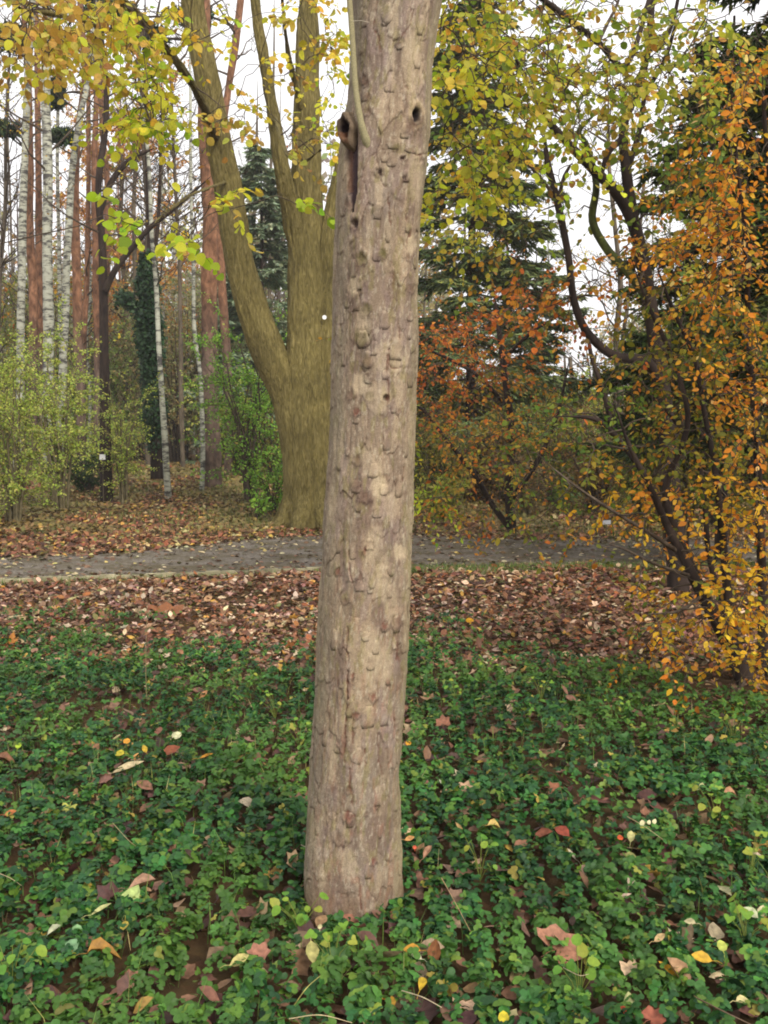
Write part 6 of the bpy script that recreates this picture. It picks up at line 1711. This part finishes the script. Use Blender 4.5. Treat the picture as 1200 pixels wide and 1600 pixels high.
# individual fallen leaves that stand out on the green cover
SHAPES = {
    'maple': [palmate_template(5, .45, k) for k in (5, 6, 7)],
    'oval': [to_tris(leaf_template(.62, .25, d_)) for d_ in (-.3, .25, .1)],
    'curl': [to_tris(leaf_template(.5, .9, d_)) for d_ in (-.5, .6)],
    'round': [to_tris(leaf_template(.85, .18, .15, ((0, 0.0), (0.12, 0.7), (0.42, 1.0), (0.78, 0.7), (1.0, 0.0))))],
    'slim': [to_tris(leaf_template(.3, .3, -.3))],
}
FALLEN = [  # px, py, length px, colour, shape, direction in the picture (degrees, 0 = away), tilt to the viewer, label
    (876, 1478, 76, (168, 118, 92), 'maple', 60, .5, 'biggest pinkish-brown maple leaf, on the cover right of the near trunk foot'),
    (205, 1402, 52, (168, 186, 112), 'oval', 12, .9, 'large pale green leaf standing on edge, left part of the cover'),
    (222, 1378, 44, (176, 138, 112), 'curl', 80, .3, 'curled brown leaf touching the large pale green leaf'),
    (194, 1446, 26, (170, 152, 60), 'oval', 170, .4, 'small olive-yellow leaf just below the large pale green leaf'),
    (158, 1420, 36, (192, 192, 130), 'slim', 70, .3, 'narrow pale leaf just left of the large pale green leaf'),
    (200, 1198, 56, (204, 186, 146), 'slim', 75, .4, 'long cream curled leaf in the left middle of the cover'),
    (198, 1158, 15, (226, 160, 56), 'round', 0, .6, 'tiny orange leaf above the long cream curled leaf'),
    (187, 1177, 18, (190, 176, 52), 'round', -80, .5, 'tiny yellow leaf just above the long cream curled leaf'),
    (213, 1182, 17, (224, 164, 96), 'oval', 10, .7, 'small apricot leaf at the right end of the cream curled leaf'),
    (226, 1170, 16, (206, 172, 54), 'oval', -30, .6, 'small golden leaf right of the apricot one'),
    (276, 1149, 20, (228, 226, 176), 'round', 40, .7, 'very pale cream round leaf in the upper left of the cover'),
    (268, 1172, 36, (150, 84, 56), 'oval', 45, .5, 'red-brown leaf with an orange tip, upper left of the cover'),
    (322, 1181, 26, (214, 150, 52), 'slim', 80, .4, 'narrow golden-orange leaf left of the near trunk at mid height'),
    (114, 1241, 16, (196, 204, 104), 'oval', 10, .7, 'small pale yellow-green heart-like leaf at the left'),
    (107, 1262, 26, (176, 178, 84), 'maple', 190, .6, 'small yellow-green lobed leaf at the left below the heart-like one'),
    (16, 1270, 20, (186, 112, 62), 'oval', 70, .5, 'small orange-brown leaf by the left edge'),
    (29, 1165, 13, (176, 204, 60), 'round', 0, .8, 'bright lime leaf by the left edge, higher of two'),
    (10, 1187, 34, (136, 92, 64), 'curl', 85, .3, 'curled dark brown leaf at the left edge'),
    (374, 1500, 36, (198, 186, 116), 'oval', 75, .5, 'pale yellow leaf at the bottom left of the near trunk'),
    (405, 1487, 36, (162, 112, 90), 'maple', 30, .5, 'pinkish brown leaf immediately right of the pale yellow leaf'),
    (488, 1487, 38, (192, 184, 112), 'oval', 170, .8, 'pale yellow-green curved leaf below the near trunk'),
    (160, 1484, 50, (172, 128, 58), 'curl', 78, .3, 'curled ochre leaf in the lower left of the cover'),
    (112, 1478, 26, (118, 156, 112), 'round', 20, .8, 'pale bluish-green round leaf at the lower left'),
    (120, 1454, 22, (128, 166, 112), 'round', -10, .8, 'another pale bluish-green round leaf just above the first'),
    (84, 1452, 24, (190, 194, 160), 'curl', 60, .4, 'small whitish crumpled leaf at the lower left'),
    (643, 1483, 32, (206, 150, 52), 'oval', -75, .5, 'golden leaf lying below the near trunk, higher of the yellow group'),
    (651, 1494, 20, (222, 216, 184), 'oval', -60, .5, 'small white leaf touching the golden leaf below the near trunk'),
    (660, 1535, 30, (206, 172, 50), 'curl', 20, .8, 'bright yellow crumpled leaf in the yellow group below the near trunk'),
    (612, 1566, 24, (178, 134, 44), 'oval', 0, .8, 'upright brownish-yellow leaf near the bottom middle'),
    (589, 1560, 22, (204, 132, 40), 'curl', -80, .4, 'orange curled leaf left of the upright brownish-yellow leaf'),
    (678, 1490, 46, (146, 96, 60), 'curl', 10, .9, 'tall rusty curled leaf right of the golden leaf'),
    (574, 1588, 30, (204, 196, 138), 'curl', 20, .7, 'pale straw curled leaf at the bottom edge, middle'),
    (500, 1448, 10, (200, 190, 140), 'round', 0, .6, 'tiny pale leaf just left of the trunk foot'),
    (640, 1310, 18, (206, 152, 92), 'oval', 80, .5, 'light orange leaf touching the right side of the near trunk'),
    (668, 1330, 24, (186, 140, 110), 'curl', 40, .5, 'curled buff leaf just right of the near trunk foot'),
    (648, 1324, 9, (214, 96, 66), 'round', 0, .6, 'tiny red leaf right of the near trunk foot'),
    (718, 1293, 24, (176, 144, 92), 'slim', -35, .5, 'narrow tan leaf right of the near trunk, above its foot'),
    (773, 1289, 28, (214, 186, 110), 'curl', 80, .5, 'pale golden curled leaf well right of the near trunk'),
    (726, 1232, 30, (196, 160, 126), 'maple', 30, .5, 'light brown leaf with a red edge right of the near trunk'),
    (689, 1222, 12, (224, 222, 190), 'slim', -30, .7, 'small white sliver of leaf right of the near trunk'),
    (638, 1161, 13, (222, 158, 46), 'round', 0, .6, 'small orange leaf touching the right edge of the near trunk higher up'),
    (692, 1128, 26, (146, 98, 74), 'maple', 0, .6, 'brown leaf among bright green seedlings right of the trunk'),
    (734, 970, 18, (232, 170, 30), 'round', 0, .7, 'single bright yellow-orange leaf on the brown litter right of the trunk'),
    (878, 1298, 34, (150, 72, 52), 'oval', -40, .6, 'dark red leaf in the right part of the cover'),
    (848, 1304, 36, (140, 84, 62), 'curl', 85, .4, 'brown leaf immediately left of the dark red leaf'),
    (909, 1358, 30, (192, 158, 134), 'curl', -20, .6, 'pinkish curled leaf in the right middle of the cover'),
    (893, 1334, 22, (202, 190, 160), 'slim', -40, .6, 'narrow pale leaf above the pinkish curled leaf'),
    (986, 1378, 26, (196, 176, 150), 'curl', 30, .5, 'whitish crumpled leaf right of the pinkish one'),
    (975, 1400, 26, (206, 180, 156), 'slim', 80, .4, 'narrow pale leaf lying flat right of centre'),
    (985, 1340, 24, (134, 134, 76), 'round', 0, .7, 'dull olive round leaf below the twig with white seeds'),
    (986, 1306, 24, (200, 194, 128), 'oval', 15, .7, 'pale yellow leaf standing beside the twig with white seeds'),
    (1142, 1238, 26, (196, 146, 108), 'curl', 85, .5, 'light brown curled leaf near the right edge, upper'),
    (1182, 1336, 38, (206, 182, 158), 'slim', -80, .4, 'cream curved leaf at the right edge of the cover'),
    (1100, 1232, 26, (180, 178, 126), 'curl', 70, .4, 'pale greenish leaf left of the light brown curled leaf'),
    (1062, 1520, 56, (196, 156, 118), 'curl', -42, .5, 'long buff curled leaf at the lower right'),
    (1046, 1515, 40, (222, 166, 40), 'slim', -50, .6, 'narrow golden leaf edge alongside the long buff leaf'),
    (1096, 1496, 36, (206, 164, 50), 'oval', -78, .5, 'golden-yellow leaf at the lower right above the long buff leaf'),
    (1031, 1465, 22, (208, 176, 124), 'oval', 70, .4, 'cream leaf over a dark gap at the lower right'),
    (1128, 1478, 20, (178, 186, 84), 'round', 0, .8, 'yellow-green leaf at the lower right, beside the cream ones'),
    (1172, 1425, 30, (200, 204, 160), 'oval', -40, .5, 'pale greenish-white leaf near the right edge'),
    (1190, 1424, 22, (206, 196, 150), 'oval', 30, .6, 'pale buff leaf touching the greenish-white one'),
    (1160, 1562, 24, (214, 200, 140), 'oval', 75, .5, 'pale yellow leaf in the bottom right corner'),
    (984, 1565, 34, (162, 164, 110), 'oval', 6, .9, 'grey-green oval leaf standing upright at the bottom right'),
    (974, 1577, 13, (226, 84, 50), 'round', 0, .7, 'tiny vivid red leaf touching the grey-green oval leaf'),
    (969, 1309, 12, (206, 90, 44), 'round', 0, .7, 'tiny red-orange leaf in the right part of the cover'),
    (1020, 1590, 40, (160, 92, 70), 'maple', 60, .4, 'red-brown leaf cut by the bottom edge'),
    (787, 1590, 22, (214, 196, 52), 'round', 0, .8, 'vivid yellow round leaf cut by the bottom edge'),
    (1078, 1440, 20, (196, 184, 140), 'oval', -60, .5, 'small buff leaf above the cream leaf at the lower right'),
    (866, 1232, 30, (146, 94, 66), 'maple', 100, .5, 'brown broad leaf in the upper right of the cover'),
    (20, 1096, 34, (140, 94, 66), 'curl', 20, .7, 'brown curled leaf standing at the upper left edge of the cover'),
    (262, 956, 60, (150, 96, 60), 'maple', 50, .4, 'orange-brown broad leaf at the front of the litter, left'),
    (12, 1005, 40, (206, 136, 60), 'maple', 20, .5, 'orange broad leaf at the left edge where litter meets cover'),
    (318, 1085, 20, (206, 146, 98), 'oval', 50, .6, 'small salmon leaf in the cover left of the near trunk'),
    (15, 968, 44, (210, 190, 150), 'slim', 85, .4, 'long cream leaf on the litter at the left edge'),
    (165, 995, 24, (222, 208, 160), 'curl', 80, .4, 'cream curled leaf at the back edge of the cover, left'),
    (110, 937, 26, (214, 202, 140), 'slim', 70, .5, 'pale yellow narrow leaf on the litter at the left'),
]
FALLEN_M = {}
for i, (px, py, ln, rgb, shp, ang, tilt, lab) in enumerate(FALLEN):
    rr_ = random.Random(i)
    dz = .08 if py > 1040 else .045
    p = C(px, py, dz)
    dist = np.linalg.norm(p - (0, 0, CAM_Z)); L = W(ln, dist)
    up = unit(np.array((rr_.uniform(-.2, .2), -tilt * 1.1, 1.0)))
    a = math.radians(ang); right = np.array((1.0, 0, 0)); away = unit(np.cross(up, right))
    dirv = away * math.cos(a) + unit(np.cross(away, up)) * math.sin(a)
    tm = SHAPES[shp][i % len(SHAPES[shp])]
    R = frames(dirv[None], up[None])[0]
    V = (tm[0] * L * (.85 if shp != 'maple' else .95)) @ R.T
    V -= V.mean(0)
    s = Soup(); col_ = np.broadcast_to(S(*rgb) * .76, V.shape).copy()
    col_ *= (0.8 + .4 * vnoise(tm[0][:, 0] * 5 + i, tm[0][:, 1] * 5))[:, None]
    s.add(V, tm[1], col_)
    # stalk
    e = V[0]; out = -dirv
    tubes(s, [(np.array([e, e + out * L * .2 + (0, 0, .004), e + out * L * .38]), np.array([.0011, .0009, .0008]))], 5, S(*rgb) * .8)
    tag(link('fallen_leaf', s.mesh('fallen_leaf'), M_LITTER, loc=p), lab, 'fallen leaf', 'single fallen leaves lying on the ground')

# bright seedlings standing out of the cover
SEED = [(485, 1368, 3.0, 5, 'three-lobed bright green seedling leaf touching the left foot of the near trunk'), (760, 1052, 1.0, 6, 'bright lime seedling at the back of the cover right of the trunk'),
        (712, 1090, 1.0, 5, 'lime-green seedling close right of the near trunk'), (845, 1085, 1.0, 8, 'wider yellow-green seedling right of the lime one'), (430, 1112, 1.0, 5, 'yellow-green seedling close left of the near trunk'),
        (382, 1080, 1.0, 4, 'small bright seedling at the back of the cover left of the trunk'), (70, 1165, 1.2, 6, 'light green three-leaved seedling in the upper left of the cover'), (468, 1160, 1.1, 5, 'yellow-tinted seedling touching the left side of the near trunk'),
        (1118, 1282, 1.2, 6, 'yellow-green seedling in the right of the cover'), (1172, 1365, 1.1, 4, 'thin yellowish seedling near the right edge'), (905, 1560, 1.3, 6, 'bright yellow-green seedling at the bottom right of centre'),
        (470, 1450, 1.4, 6, 'yellow-green drooping seedling at the lower left of the near trunk'), (520, 1512, 1.3, 5, 'fresh green rounded seedling below the near trunk'), (1145, 1150, 1.0, 8, 'low green seedling patch beneath the orange shrub'),
        (960, 1120, .9, 7, 'lone pale green seedling with a long leaf right of centre'), (1165, 1470, 1.3, 6, 'light green seedling in the lower right'), (750, 1365, 1.1, 5, 'mid-green seedling right of the near trunk foot'), (20, 1545, 1.4, 6, 'lime seedling in the bottom left corner')]
for i, (px, py, sc_, n, lab) in enumerate(SEED):
    r = np.random.default_rng(700 + i)
    g = C(px, py + 12, .02); tip_h = .15 if sc_ < 2 else .12
    root = thing('seedling', lab, 'plant', g, 'bright seedlings in the ground cover')
    s = Soup(); st = []; lv = []
    for k in range(n + 3):
        a = r.uniform(0, 2 * math.pi); h = tip_h * r.uniform(.45, 1.05); o = np.array((math.cos(a), math.sin(a), 0)) * r.uniform(.02, .07)
        e = g + o + (0, 0, h); st.append((np.array([g, g + o * .4 + (0, 0, h * .6), e]), np.array([.0016, .0012, .001]))); lv.append((e, o))
    tubes(s, st, 5, S(120, 130, 60)); link('stem', s.mesh('stem', g), M_COVER, root)
    for e, o in lv:
        c_ = [S(104, 140, 48), S(124, 148, 52), S(84, 128, 46), S(140, 146, 56)][r.integers(4)]
        s = Soup(); tm = palmate_template(3, .2, int(r.integers(9))) if i % 3 == 0 else LEAF_ROUND
        scatter(s, tm, np.zeros((1, 3)), frames((o * 8 + (0, 0, -.1) + r.normal(0, .3, 3))[None], np.array([(r.normal(0, .2), -.5, 1.0)])), np.array([r.uniform(.018, .033) * (1.05 if i % 3 == 0 else .9) * min(sc_, 1.3)]), c_[None])
        link('leaf', s.mesh('leaf'), M_COVER, root, e - g)

# ------------------------------------------------------------------ damp air
s = Soup()
bx0, bx1, by0, by1, bz0, bz1 = -160.0, 160.0, -14.0, 330.0, -1.6, 30.0
V = [(x, y, z) for z in (bz0, bz1) for x, y in ((bx0, by0), (bx1, by0), (bx1, by1), (bx0, by1))]
s.add(V, [(3, 2, 1, 0), (4, 5, 6, 7), (0, 1, 5, 4), (1, 2, 6, 5), (2, 3, 7, 6), (3, 0, 4, 7)])
hm, HN, HL = new_mat('damp_air')
ho = HN.new('ShaderNodeOutputMaterial'); hv = HN.new('ShaderNodeVolumePrincipled')
hv.inputs['Color'].default_value = (0.9, 0.9, 0.93, 1); hv.inputs['Density'].default_value = HAZE
HL.new(hv.outputs[0], ho.inputs['Volume'])
tag(link('haze', s.mesh('haze', smooth=False), hm), 'thin damp air between the trees', 'haze', kind='stuff')

n_tri = sum(len(o.data.polygons) * (2 if o.type == 'MESH' and len(o.data.polygons) and o.data.polygons[0].loop_total == 4 else 1) for o in sc.objects if o.type == 'MESH')
print('objects', len(sc.objects), 'approx triangles', n_tri)
